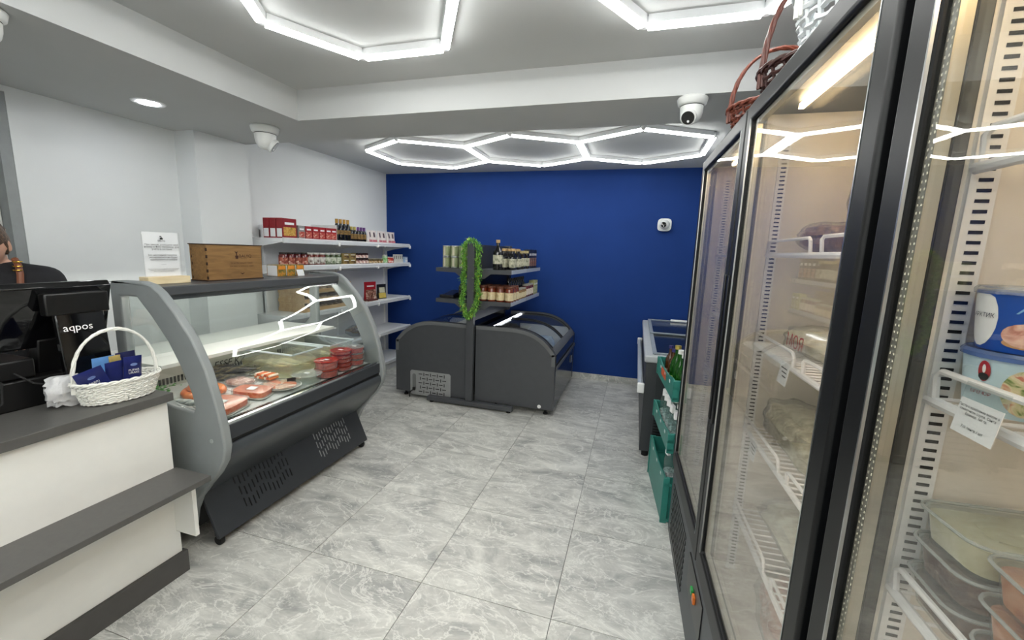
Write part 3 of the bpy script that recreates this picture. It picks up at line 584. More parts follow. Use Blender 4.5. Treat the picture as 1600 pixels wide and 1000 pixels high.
lt_ = text('aqpos', .040, white_ink, pos, (0, 0, 0), '+x'); lt_.location = Vector((-2.1025, 1.072, 1.148)) - pos.location; 
for v in lt_.data.vertices: v.co += pos.location
lt_.rotation_euler = (0, math.radians(-5.2), 0)
MB().tube([(-2.16, .90, CT + .14), (-2.12, .93, CT + .10), (-2.11, .99, CT + .075), (-2.13, 1.05, CT + .08)], .0035, 6).build('cable', black_rubber, pos, True)
MB().tube([(-2.165, .84, CT + .15), (-2.12, .85, CT + .12), (-2.11, .84, CT + .05), (-2.12, .80, CT + .012)], .004, 6).build('cable', black_rubber, pos, True)
# ------------------------------------------------------------------ wicker baskets
def wicker(name, label, loc, rx, ry, h, rows, stakes, flare, mat, hmat, hh, haxis='y', rope=.006, strand=.0045):
    root = T(name, label, 'basket', loc)
    def rad(z): return 1 - flare * (1 - z / h)
    wv = MB(); N = stakes * 4
    for r in range(rows):
        z = .004 + (h - .012) * r / (rows - 1); pts = []
        for k in range(N):
            a = 2 * PI * k / N; wob = 1 + .028 * math.cos(stakes * a / 1 + PI * (r % 2)); pts.append((rx * rad(z) * wob * math.cos(a), ry * rad(z) * wob * math.sin(a), z + .002 * math.sin(stakes * a)))
        wv.tube(pts, strand, 5, True)
    o = wv.build('weave', mat, None, True); o.parent = root
    st = MB()
    for k in range(stakes):
        a = 2 * PI * (k + .5) / stakes; st.tube([(rx * rad(z) * math.cos(a), ry * rad(z) * math.sin(a), z) for z in (0.002, h / 2, h)], strand * .9, 5)
    o = st.build('stakes', mat, None, True); o.parent = root
    rm = MB()
    for s_ in (0, 1):
        rm.tube([(rx * (1.02 + .035 * math.cos(stakes * 2 * PI * k / N * .5 + PI * s_)) * math.cos(2 * PI * k / N), ry * (1.02 + .035 * math.cos(stakes * 2 * PI * k / N * .5 + PI * s_)) * math.sin(2 * PI * k / N), h + .004 * math.sin(stakes * 2 * PI * k / N * .5 + PI * s_)) for k in range(N)], rope * .8, 6, True)
    o = rm.build('rim', mat, None, True); o.parent = root
    o = MB().lathe([(.0, .0), (1 - flare, .0), (1 - flare, .006), (.0, .006)], n=28, sx=rx, sy=ry).build('bottom', mat, None); o.parent = root
    hd = MB(); L = ry if haxis == 'y' else rx
    for s_ in range(3):
        pts = []
        for k in range(41):
            t = k / 40; a = PI * t; q = 2 * PI * s_ / 3 + t * 30; c = -math.cos(a) * L; z = h * .6 + (hh - h * .6) * math.sin(a) ** .72; o1, o2 = rope * .6 * math.cos(q), rope * .6 * math.sin(q)
            pts.append((o1, c + o2 * math.cos(a), z + o2 * math.sin(a)) if haxis == 'y' else (c + o2, o1, z + o2 * .7))
        hd.tube(pts, rope * .75, 6)
    o = hd.build('handle', hmat, None, True); o.parent = root
    return root
wwhite = M('white_wicker', '#e4e4de', .5, var=.05); wbrown = M('brown_wicker', '#6b3526', .45, var=.3, scale=60); wdark = M('dark_wicker', '#3c201c', .45, var=.3, scale=60)
bk = wicker('wicker_basket', 'white wicker basket with tall handle holding blue sachets on the counter', (-1.985, 1.115, CT + .003), .083, .135, .085, 9, 26, .18, wwhite, wwhite, .283)
bk.rotation_euler = (0, 0, -.12)
navy = M('navy_foil', '#1b2463', .28, var=.2, scale=20, bump=.25, bscale=40)
def sachet(label, loc, rot, w_, h_, mat, txt=None):
    root = T('sachet', label, 'sachet', loc, 'sachets in the white basket'); n = 7; vs, fs = [], []
    for sgn_ in (1, -1):
        for i in range(n):
            for j in range(n):
                u, v = i/(n-1), j/(n-1); th = .007 * math.sin(PI*u) ** .6 * math.sin(PI*v) ** .6; vs.append((sgn_ * (th + .0006), (u - .5) * w_, v * h_))
    for s_ in (0, 1):
        for i in range(n - 1):
            for j in range(n - 1): a = s_*n*n + i*n + j; fs.append((a, a+1, a+n+1, a+n))
    for i in range(n - 1):
        for (p, q) in ((i, i+1), ((n-1)*n+i, (n-1)*n+i+1), (i*n, (i+1)*n), (i*n+n-1, (i+1)*n+n-1)): fs.append((p, q, q + n*n, p + n*n))
    o = MB().add(vs, fs).build('pouch', mat, None, True, ang=70); o.parent = root
    if txt:
        l_ = text(txt, .0125, white_ink, None, (.0092, 0, h_ * .40), '+x', sp=.9); l_.parent = root
        o = MB().lathe([(.012, 0), (.012, .0006), (.011, .0006), (.011, 0)], (.0088, 0, h_ * .68), 16, 1, .5, axis='x').build('oval_mark', M('pale_blue_print', '#8ea4d8', .5), None); o.parent = root
    root.rotation_euler = rot; return root
BZ = CT + .02
sachet('navy foil sachet tilted at the left front of the white basket', (-1.975, 1.045, BZ + .035), (.35, .25, -.25), .085, .10, navy, 'FABRI\nUFOS')
sachet('navy foil sachet with white print upright at the right of the basket', (-1.985, 1.165, BZ + .04), (-.03, .12, -.1), .062, .105, navy, 'PUPAR\nURAKI')
sachet('navy foil sachet in the middle of the basket between the two printed ones', (-2.0, 1.115, BZ + .035), (.05, .15, -.1), .06, .10, navy, None)
sachet('navy foil sachet at the back of the white basket', (-2.03, 1.175, BZ + .05), (.0, .0, 0), .07, .105, M('navy_foil_dark', '#161c4e', .3, var=.2, bump=.2, bscale=40))
sachet('sachet with a pale blue and gold top edge at the back of the basket', (-2.035, 1.10, BZ + .045), (0, .02, 0), .075, .105, M('sky_foil', '#5f93cf', .3, var=.2))
sachet('gold-topped sachet beside the pale blue one in the basket', (-2.03, 1.14, BZ + .048), (0, .02, .05), .05, .10, M('gold_foil', '#c9b26a', .3, .3, var=.2))
nb = T('plastic_bag', 'crumpled white plastic bag between the terminal and the basket', 'bag', (-2.10, .99, CT))
lump(MB(), (-2.06, .985, CT + .062), (.035, .06, .06), 11, .2).build('bag', glass('white_film', '#eef0f0', 1.4, .2, .7, '#e9eaec'), nb, True)

# ================================================================== PERSON behind the counter
def evald(o):
    dg = bpy.context.evaluated_depsgraph_get(); me = bpy.data.meshes.new_from_object(o.evaluated_get(dg)); bpy.data.objects.remove(o); return me
def skinned(verts, edges, radii, root=0, sub=1):
    """chain of overlapping tapered ellipsoids, fused later into one surface by remesh()"""
    R3 = [Vector(r) if isinstance(r, tuple) else Vector((r, r, r)) for r in radii]; mb = MB()
    for a, b in edges:
        A, B = Vector(verts[a]), Vector(verts[b]); n = max(2, int((B - A).length / (.22 * min(min(R3[a]), min(R3[b])))))
        for k in range(n + 1): t = k / n; r = R3[a].lerp(R3[b], t); mb.sphere(A.lerp(B, t), 1.0, 18, 12, tuple(r))
    return mb.mesh('s')
def remesh(meshes, vox, smooth=4):
    bm = bmesh.new()
    for me in meshes: bm.from_mesh(me)
    me = bpy.data.meshes.new('r'); bm.to_mesh(me); bm.free(); o = bpy.data.objects.new('r', me); COL.objects.link(o)
    r_ = o.modifiers.new('r', 'REMESH'); r_.mode = 'VOXEL'; r_.voxel_size = vox; r_.use_smooth_shade = True
    s_ = o.modifiers.new('s', 'SMOOTH'); s_.iterations = smooth; s_.factor = .5
    return evald(o)
def person():
    # local frame: she faces +x, origin on the floor between the feet
    root = T('person', 'person in a dark top behind the counter looking down, cut by the left edge', 'person', (0, 0, 0))
    skin = M('skin', '#c79a83', .5, var=.05); cloth = M('dark_cloth', '#15151a', .8, var=.2, bump=.3, bscale=300); trous = M('dark_trousers', '#1d1f24', .85)
    HZ = 1.375  # head centre
    V = [(0,0,.88),(0,0,1.0),(.01,0,1.12),(0,0,1.225),(.0,0,1.285),(.02,0,1.33)]
    E = [(0,1),(1,2),(2,3),(3,4),(4,5)]; Rr = [(.105,.15,.10),(.092,.125,.09),(.10,.14,.09),(.085,.13,.07),(.05,.05,.05),(.05,.048,.05)]
    for s_ in (-1, 1):
        b = len(V); V += [(0, s_*.155, 1.215), (-.01, s_*.20, 1.08), (.03, s_*.215, .95), (.14, s_*.19, .985), (.235, s_*.15, 1.0), (.27, s_*.14, .995)]
        E += [(3, b), (b, b+1), (b+1, b+2), (b+2, b+3), (b+3, b+4), (b+4, b+5)]; Rr += [.055, .047, .042, .036, .026, (.034, .036, .017)]
        b = len(V); V += [(0, s_*.085, .82), (.01, s_*.09, .62), (.015, s_*.09, .45), (0, s_*.09, .25), (-.01, s_*.09, .09), (.05, s_*.10, .035), (.13, s_*.11, .03)]
        E += [(0, b)] + [(b+i, b+i+1) for i in range(6)]; Rr += [.085, .07, .055, .05, .037, (.05, .04, .035), (.06, .038, .028)]
    base = skinned(V, E, Rr, 0, 2)
    parts = [base]
    # fingers
    fb = []
    for s_ in (-1, 1):
        for k in range(4):
            y = s_ * (.14 + (k - 1.5) * .019); L = (.06, .072, .068, .052)[k]
            fv = [(.27, y, .998), (.30 + L * .2, y, 1.0), (.30 + L * .6, y, .985), (.30 + L * .85, y, .962)]
            parts.append(skinned(fv, [(0,1),(1,2),(2,3)], [.0095, .009, .008, .0075], 0, 1))
        parts.append(skinned([(.245, s_*.12, .995), (.27, s_*.092, .985), (.30, s_*.08, .975), (.32, s_*.078, .965)], [(0,1),(1,2),(2,3)], [.011, .010, .009, .008], 0, 1))
    # head tilted down
    hm = Matrix.Translation((.065, 0, HZ)) @ Matrix.Rotation(math.radians(30), 4, 'Y')
    b = MB().sphere((0, 0, 0), 1, 40, 28); vs = []
    for v in b.v:
        x, y, z = v
        X, Y, Z = x * .092, y * .073, z * .112
        if z < -.1: Y *= 1 - .32 * min(1, -z); X *= 1 - .12 * min(1, -z)
        if x > 0:
            X += .012 * math.exp(-((z + .85) ** 2) / .05 - (y ** 2) / .12)          # chin
            X -= .011 * math.exp(-((z - .08) ** 2) / .02 - ((abs(y) - .42) ** 2) / .05)  # eye sockets
            X += .024 * math.exp(-((z + .22) ** 2) / .012 - (y ** 2) / .012) + .012 * math.exp(-((z + .02) ** 2) / .03 - (y ** 2) / .008)  # nose
            X += .006 * math.exp(-((z + .52) ** 2) / .006 - (y ** 2) / .05)          # lips
        vs.append(hm @ Vector((X, Y, Z)))
    parts.append(MB().add(vs, b.f).mesh('h'))
    for s_ in (-1, 1): parts.append(MB().sphere((0, 0, 0), 1, 12, 8).xf(hm @ Matrix.Translation((-.005, s_ * .074, -.005)) @ Matrix.Diagonal((.018, .009, .03, 1))).mesh('e'))
    parts.append(skinned([(.0, 0, 1.25), (.03, 0, 1.36)], [(0, 1)], [.05, .048], 0, 1))
    body = remesh(parts, .0055, 3); body.name = 'body'; body.materials.clear(); body.materials.append(skin); bo = put('body', body, root)
    # clothing: thicker shell over torso, arms and legs
    def shell(sel, grow, mat, name, vox=.012):
        ids = [i for i, p in enumerate(V) if sel(i, p)]; mp_ = {i: k for k, i in enumerate(ids)}
        me = skinned([V[i] for i in ids], [(mp_[a], mp_[c]) for a, c in E if a in mp_ and c in mp_], [tuple(q + grow for q in (Rr[i] if isinstance(Rr[i], tuple) else (Rr[i],) * 3)) for i in ids], 0, 2)
        me = remesh([me], vox, 3); me.name = name; me.materials.clear(); me.materials.append(mat); return put(name, me, root)
    shell(lambda i, p: p[2] > .86 and i not in (4, 5) and not (p[0] > .16), .014, cloth, 'sweater')
    shell(lambda i, p: p[2] <= .90 and p[2] > .06, .012, trous, 'trousers')
    for s_ in (-1, 1): lump(MB(), (.05, s_*.105, .045), (.12, .045, .043), 3, .03, flat=.05).build('shoe', black, None, True).parent = root
    # face details and hair
    for s_ in (-1, 1):
        MB().sphere((0, 0, 0), .0105, 12, 8).xf(hm @ Matrix.Translation((.073, s_ * .030, .008))).build('eye', white_ink, None, True).parent = root
        MB().sphere((0, 0, 0), .0118, 12, 8).xf(hm @ Matrix.Translation((.0728, s_ * .030, .0105)) @ Matrix.Diagonal((1, 1, .9, 1))).build('eyelid', skin, None, True).parent = root
        MB().tube([hm @ Vector((.0885 - .004 * abs(k - 2), s_ * (.016 + .009 * k), .036 + .003 * math.sin(k))) for k in range(5)], .0028, 6).build('eyebrow', M('brow', '#4a3528', .8), None, True).parent = root
    MB().tube([hm @ Vector((.094 - .25 * abs(y), y, -.058)) for y in (-.022, -.011, 0, .011, .022)], [.002, .005, .005, .005, .002], 8).build('lips', M('lips', '#a5635a', .5), None, True).parent = root
    hair = mottled('hair', ['#2f231b', '#54402f', '#6f5640'], 60, .45, 2, 0, .5)
    vs = []; b = MB().sphere((0, 0, 0), 1, 40, 28)
    for v in b.v:
        x, y, z = v; f_ = 1.0
        cut = x > .25 and z < .62 - .35 * abs(y) - .25 * (1 - x)
        g = .90 if cut else 1.09
        if z < -.35: g = .8
        Y = y * .073 * g; X = x * .092 * g; Z = z * .112 * g
        if z < -.1: Y *= 1 - .25 * min(1, -z)
        vs.append(hm @ Vector((X - .004, Y, Z)))
    hp = MB().add(vs, b.f); lump(hp, hm @ Vector((-.105, 0, .01)), (.04, .042, .042), 4, .08)
    hp.build('hair', hair, None, True, ang=180).parent = root
    MB().tube([(.055, .085, 1.315), (.075, .10, 1.29), (.085, .105, 1.25), (.095, .10, 1.15)], .012, 8).build('strap', M('brown_leather', '#7d4a32', .5), None, True).parent = root
    gold_ = M('gold', '#c8a24a', .25, 1.0)
    for k, z in enumerate((1.305, 1.285, 1.268)): MB().tube([(.078 + .006 * k + .012 * math.cos(a), .10 + .014 * math.sin(a), z) for a in [2 * PI * j / 12 for j in range(12)]], .003, 6, True).build('gold_buckle', MATS['gold'], None, True).parent = root
    return root
pr = person(); pr.scale = (1.055,) * 3; pr.location = (-2.90, 1.20, 0.0); pr.rotation_euler = (0, 0, math.radians(-42))

# ================================================================== WALL SHELVING
ws = T('wall_shelving', 'white metal wall shelving unit along the left wall', 'shelf', (-3.0, 3.87, 0))
SX0, SX1, SY0, SY1 = -3.235, -2.85, 2.85, 4.89
for k in range(2): MB().box(XL + .005, -3.222, SY0 + .13 + .95 * k, SY0 + .13 + .95 * (k + 1) - .003, .1, 1.62).build('back_panel', white_met, ws)
for z in (.48, .85, 1.22): MB().box(-3.2221, -3.2212, SY0 + .13, SY1 - .01, z, z + .003).build('panel_seam', M('seam_grey', '#9fa3a5', .6), ws)
for y in (SY0 + .13, SY0 + 1.075, SY1 - .035): MB().box(-3.24, -3.20, y, y + .03, 0, 1.66).build('upright', white_met, ws, bev=.002)
SHZ = [1.55, 1.315, .885, .50, .13]
CLIPS = [3.52, 4.17, 4.87]
for i, z in enumerate(SHZ):
    sh = MB().box(SX0 + .04, SX1 - .004, SY0, SY1, z - .03, z).build('shelf', white_met, ws, bev=.002)
    MB().prism([(SX1 - .004, z - .036), (SX1 + .012, z - .04), (SX1 + .012, z - .005), (SX1 - .002, z + .006), (SX1 - .004, z + .006)], 'y', SY0, SY1).build('price_rail', M('price_rail', '#d3d6d9', .25, var=.02), sh, bev=.001)
    for y in (SY0, SY0 + 1.08, SY1 - .004): MB().prism([(SX0 + .035, z - .10), (SX0 + .035, z - .03), (SX1 - .01, z - .031), (SX1 - .08, z - .045), (SX0 + .16, z - .07)], 'y', y, y + .004).build('bracket', white_met, sh)
    for y in CLIPS: MB().box(SX1 - .001, SX1 + .018, y, y + .025, z - .055, z - .018).build('clip', white_ink, sh, bev=.003)
MB().box(SX0 + .04, SX1 - .03, SY0, SY1, 0, .10).build('plinth', white_met, ws)
MB().box(SX0 + .06, SX1 - .02, 3.535, 3.54, 1.5505, 1.70).build('shelf_divider', white_ink, ws)
# product builders -------------------------------------------------
def carton(mat, dx, dy, h, front=None, side=None):
    root = T('food_carton', 'x', 'carton'); MB().box(-dx/2, dx/2, -dy/2, dy/2, 0, h).build('box', mat, root, bev=.001)
    if front: MB().box(dx/2 + .0002, dx/2 + .0008, -dy*.42, dy*.42, h*.12, h*.55).build('printed_picture', front, root); MB().box(dx/2 + .0002, dx/2 + .0008, -dy*.32, dy*.32, h*.68, h*.80).build('printed_title', white_ink, root)
    if side: MB().box(-dx*.42, dx*.42, -dy/2 - .0008, -dy/2 - .0002, h*.06, h*.48).build('white_side', side, root)
    return root
def bottle(r, h, neck, gm, capm, labm=None, capn='cap', cat='bottle', name='bottle', caph=.14, lab=(.18, .52)):
    root = T(name, 'x', cat); hb = h * .62
    MB().lathe([(.0, 0), (r * .95, 0), (r, r * .15), (r, hb * .9), (r * .92, hb), (neck, hb + (h - hb) * .45), (neck, h * (1 - caph * .8)), (.0, h * (1 - caph * .8))], n=14).build('glass', gm, root, True)
    MB().lathe([(.0, h * (1 - caph)), (neck * 1.18, h * (1 - caph)), (neck * 1.18, h), (.0, h)], n=12).build(capn, capm, root, True)
    if labm: MB().lathe([(r * 1.01, h * lab[0]), (r * 1.015, h * lab[0]), (r * 1.015, h * lab[1]), (r * 1.01, h * lab[1])], n=16).build('label', labm, root, True)
    return root
def jar(r, h, cm, lidm, labm, n=14, lab=(.12, .62)):
    root = T('jar', 'x', 'jar')
    MB().lathe([(.0, 0), (r * .95, 0), (r, r * .15), (r, h * .78), (r * .82, h * .87), (.0, h * .87)], n=n).build('glass', cm, root, True)
    MB().lathe([(.0, h * .865), (r * .88, h * .865), (r * .9, h * .88), (r * .9, h * .985), (r * .85, h), (.0, h)], n=n).build('lid', lidm, root, True)
    if labm: MB().lathe([(r * 1.01, h * lab[0]), (r * 1.02, h * lab[0]), (r * 1.02, h * lab[1]), (r * 1.01, h * lab[1])], n=n).build('label', labm, root, True)
    return root
def pouch(mat, w_, h_, d_, p1=None, p2=None, r1=(.45, .85, .16), r2=(.06, .24, .4)):
    root = T('pouch', 'x', 'pouch'); n = 7; vs, fs = [], []
    for s_ in (1, -1):
        for i in range(n):
            for j in range(n):
                u, v = i/(n-1), j/(n-1); th = d_/2 * (1 - .92 * v) * math.sin(PI * (.08 + .84 * u)) ** .6; vs.append((s_ * th, (u - .5) * w_ * (1 - .06 * math.sin(PI * v)), v * h_))
    for s_ in (0, 1):
        for i in range(n - 1):
            for j in range(n - 1): a = s_*n*n + i*n + j; fs.append((a, a+1, a+n+1, a+n))
    for i in range(n - 1):
        for (p, q) in ((i, i+1), ((n-1)*n+i, (n-1)*n+i+1), (i*n, (i+1)*n), (i*n+n-1, (i+1)*n+n-1)): fs.append((p, q, q + n*n, p + n*n))
    MB().add(vs, fs).build('bag', mat, root, True, ang=70)
    f = lambda v: d_/2 * (1 - .92 * v) + .001
    def quad(q): a, c, e = q; return MB().add([(f(a), -w_*e, h_*a), (f(a), w_*e, h_*a), (f(c), w_*e, h_*c), (f(c), -w_*e, h_*c)], [(0,1,2,3)])
    if p1: quad(r1).build('printed_emblem', p1, root)
    if p2: quad(r2).build('printed_band', p2, root)
    return root
def yat(px, py, x): return onx(px, py, x).y
red_card = M('red_carton', '#8c1620', .4, var=.1); food_print = mottled('food_print', ['#6a7a2c', '#c98a2b', '#d9c069', '#a33a22'], 60, .5, 1.5, 0, 0)
red_print = mottled('red_print', ['#8a1a1c', '#c05040', '#e6d3c0'], 70, .5, 1.5, 0, 0)
z = SHZ[0] + .0005
sr = Series(carton(red_card, .062, .155, .165, food_print, paper))
for k, xx in enumerate((-2.897, -2.967, -3.037)): sr.at((xx, 2.945, z), 0, ['front', 'middle', 'rear'][k] + ' large red food carton of three at the near end of the top wall shelf', 'large red cartons')
ss = [Series(carton(M('grey_carton', '#8f8f8c', .45, var=.2), .05, .075, .115, red_print, None)), Series(carton(M('red_carton_b', '#9c2024', .4, var=.15), .05, .078, .115, red_print, None))]
ys = [3.085, 3.17, 3.255, 3.34, 3.425, 3.505 - .006]
for k, y in enumerate(ys): (ss[0] if k == 0 else ss[1]).at((-2.895, y, z), 0, 'small grey and white carton between the red cartons' if k == 0 else ORD[k-1] + ' small red carton from the left in the top wall shelf row', 'small cartons on the top shelf')
dark_glass = M('dark_bottle', '#100f10', .12, coat=.5); gold_cap = M('gold_cap', '#a9813c', .35, .6, var=.15); yel_cap = M('yellow_cap', '#a99a48', .4, var=.1); pur_cap = M('purple_cap', '#5a2a72', .4, var=.1)
lab_gold = mottled('gold_label', ['#15130f', '#8a6a34', '#2a2015'], 40, .5, .5, 0, 0)
s1 = Series(bottle(.026, .215, .013, dark_glass, gold_cap, lab_gold, caph=.2, lab=(.3, .5)))
for k in range(4): s1.at((-2.895, 3.572 + .056 * k, z), .3 * k, ORD[k] + ' tall dark bottle with gold cap right of the white divider', 'gold-capped bottles')
s2 = Series(bottle(.024, .155, .012, dark_glass, yel_cap, lab_gold, caph=.22)); s3 = Series(bottle(.024, .155, .012, dark_glass, pur_cap, lab_gold, caph=.3))
for k in range(2): s2.at((-2.90, 3.80 + .052 * k, z), .3 * k, ['left', 'right'][k] + ' short dark bottle with yellow cap on the top wall shelf', 'short dark bottles')
for k in range(3): s3.at((-2.90, 3.91 + .052 * k, z), .3 * k, ['left', 'middle', 'right'][k] + ' short dark bottle with purple cap on the top wall shelf', 'short dark bottles')
s4 = Series(pouch(M('white_pouch', '#d9d0cc', .4, var=.04), .088, .135, .05, M('plum_print', '#5a4a52', .5), M('pink_print', '#b76a72', .5)))
for k in range(6): s4.at((-2.90 - .01 * (k % 2), 4.105 + .094 * k, z), .12 * (-1) ** k, ORD[k] + ' white pouch with pink band from the left on the top wall shelf', 'white pouches')
z = SHZ[1] + .0005
jr = Series(jar(.036, .115, M('red_sauce', '#5e1a14', .2, coat=.4), M('dark_lid', '#2a2220', .4), mottled('jar_label_a', ['#5a2018', '#a8503a', '#dccbb8'], 45, .5, .5, 0, 0)))
jw = Series(jar(.036, .115, M('red_sauce_b', '#6a2a1c', .2, coat=.4), M('white_lid', '#cfcfc8', .4), mottled('jar_label_b', ['#5c3a30', '#c8c4bc', '#dcdad4'], 30, .5, .5, 0, 0)))
jg = Series(jar(.036, .115, M('green_pickle', '#3c4a24', .2, coat=.4), M('white_lid', '#cfcfc8', .4), mottled('jar_label_c', ['#38502a', '#bcc4ae', '#dcdcd4'], 30, .5, .5, 0, 0)))
for k in range(10):
    lab = (ORD[k] + ' red-brown sauce jar from the near end of the middle wall shelf') if k < 4 else ((ORD[k-4] + ' white-labelled sauce jar right of the red-brown jars') if k < 7 else (ORD[k-7] + ' green pickle jar on the middle wall shelf'))
    (jr if k < 4 else jw if k < 7 else jg).at((-2.905, 2.90 + .0755 * k, z), .4 * k, lab, 'jars on the middle wall shelf')
tan = M('tan_carton', '#8d7a48', .5, var=.15); st = Series(carton(tan, .07, .10, .055, mottled('brown_print', ['#3a2a1c', '#6a5030', '#a48a50'], 40, .5, 1, 0, 0)))
for k in range(2):
    for q in range(2): st.at((-2.905, 3.70 + .105 * k - .03, z + .0565 * q), 0, ['lower', 'upper'][q] + ' ' + ['left', 'right'][k] + ' tan carton of the four stacked right of the green jars', 'tan cartons')
sm = Series(jar(.026, .058, M('dark_red_paste', '#3a1414', .25, coat=.3), M('black_lid', '#1a1516', .4), mottled('paste_label', ['#8a3a34', '#d8b8ac', '#efe6e0'], 50, .5, .5, 0, 0)))
for k in range(5):
    for q in range(2): sm.at((-2.90, 3.86 + .0535 * k - .035, z + .059 * q), .3 * k, ORD[k] + ' small paste jar from the left in the ' + ['lower', 'upper'][q] + ' row on the middle wall shelf', 'small paste jars')
sl_ = Series(jar(.026, .055, M('olive_paste', '#3c3420', .25, coat=.3), M('tan_lid', '#9a8f70', .4), mottled('olive_label', ['#2a2622', '#b08a4a', '#d8d0c0'], 40, .5, .5, 0, 0)))
for k in range(5): sl_.at((-2.895, 4.10 + .0535 * k, z), .3 * k, ORD[k] + ' low olive-paste jar from the left beside the green bottle', 'low olive jars')
gb = Series(jar(.032, .10, M('pale_green_tub', '#a7c4a0', .35), M('white_lid', '#cfcfc8', .4), mottled('green_label', ['#3f8a3a', '#8ac07a', '#e4ece0'], 30, .5, .5, 0, 0))); gb.at((-2.90, 4.405, z), 0, 'white and green supplement jar alone on the middle wall shelf')
rt = Series(jar(.055, .075, M('red_cream', '#b23a32', .35), M('white_lid', '#cfcfc8', .4), mottled('red_tub_label', ['#8a1c1c', '#c8503a', '#ecdcd4'], 24, .5, .5, 0, 0), 18)); rt.at((-2.92, 4.525, z), 0, 'wide red tub with white lid on the middle wall shelf')
wp = Series(pouch(M('white_sachet', '#cfcdc6', .35, var=.1), .05, .105, .035, M('grey_print', '#6d6a5c', .5), None))
for k in range(5): wp.at((-2.90, 4.60 + .045 * k, z), .1 * (-1) ** k, ORD[k] + ' slim white packet from the left at the far end of the middle wall shelf', 'slim white packets')
bl = Series(carton(M('sky_carton', '#9db4d0', .4, var=.15), .05, .06, .075, white_ink, None)); bl.at((-2.895, 4.845, z), 0, 'pale blue carton at the far end of the middle wall shelf')
z = SHZ[2] + .0005
rp = Series(pouch(M('crimson_pack', '#9c1722', .3, var=.15), .17, .215, .05, white_ink, mottled('meat_print', ['#3a1a14', '#8a5a48', '#d4c0b0'], 22, .4, 1.2, 0, 0), (.74, .80, .3), (.06, .58, .44))); rp.at((-2.97, 4.20, z), -.25, 'crimson packet with a food picture standing on the third wall shelf')
bp_ = Series(pouch(M('black_pack', '#1d1c1c', .3, var=.1), .15, .175, .05, M('pale_print', '#cfcdb4', .5), M('yellow_print', '#c9b258', .5), (.42, .78, .3), (.06, .40, .38))); bp_.at((-2.96, 4.41, z), -.2, 'black and yellow packet beside the crimson one')
fs_ = T('sausage_pack', 'flat vacuum pack of dark sausages lying before the crimson packet', 'sausage', (-2.90, 4.10, z))
MB().box(-2.955, -2.86, 4.02, 4.22, z, z + .004).build('tray', M('card_white', '#d9d6cf', .5), fs_)
for k in range(3): MB().tube([(-2.94 + .03 * k, 4.03, z + .015), (-2.935 + .03 * k, 4.21, z + .015)], [.008] + [.011][:0] + [.008], 8).build('sausage', M('sausage_dark', '#5a2a20', .35), fs_, True)
# wooden trays of dried fish stacked on the third shelf, seen through the case glass
trayw = wood('crate_wood', '#b08c5e', '#cdb083', 'y', 5, .6)
for k in range(3):
    tr_ = T('wooden_tray', ['lowest', 'middle', 'topmost'][k] + ' wooden tray of dried fish stacked on the third wall shelf', 'tray', (-3.0, 3.40, z + .085 * k), 'wooden trays of dried fish'); zz = z + .085 * k + .0005
    MB().box(-3.17, -2.87, 3.08, 3.74, zz, zz + .008).build('bottom', trayw, tr_)
    for (a, b, c_, e_) in ((-3.17, -3.16, 3.08, 3.74), (-2.88, -2.87, 3.08, 3.74), (-3.16, -2.88, 3.08, 3.09), (-3.16, -2.88, 3.73, 3.74)): MB().box(a, b, c_, e_, zz + .008, zz + (.035 if b - a < .02 else .084)).build('side_slat', trayw, tr_)
    for j in range(7): lump(MB(), (-3.02, 3.14 + .09 * j, zz + .03), (.11, .035, .016), j + 10 * k, .12, 14, 8).build('dried_fish', mottled('dried_fish', ['#4a3a2c', '#8a7660', '#b8a68c'], 20, .6, 1.5), tr_, True)
cr_ = Series(pouch(M('raspberry_pack', '#8a2a36', .3, var=.3), .15, .13, .05, paper, None)); cr_.at((-2.98, 3.83, z), 0, 'raspberry red packet behind the case glass on the third wall shelf')
z = SHZ[3] + .0005
bb_ = T('snack_bag', 'clear bag of brown dried fish pieces on the fourth wall shelf', 'bag', (-2.98, 3.98, z))
for j in range(10): lump(MB(), (-2.98 + random.uniform(-.06, .06), 3.98 + random.uniform(-.1, .1), z + .025 + .012 * j * .6), (.045, .05, .014), j, .2, 12, 8).build('dried_piece', mottled('dried_brown', ['#5a4632', '#8f7858', '#b8a484'], 30, .6, 1.5), bb_, True)
lump(MB(), (-2.98, 3.98, z + .06), (.115, .155, .0595), 21, .06, flat=.0).build('bag', film, bb_, True)
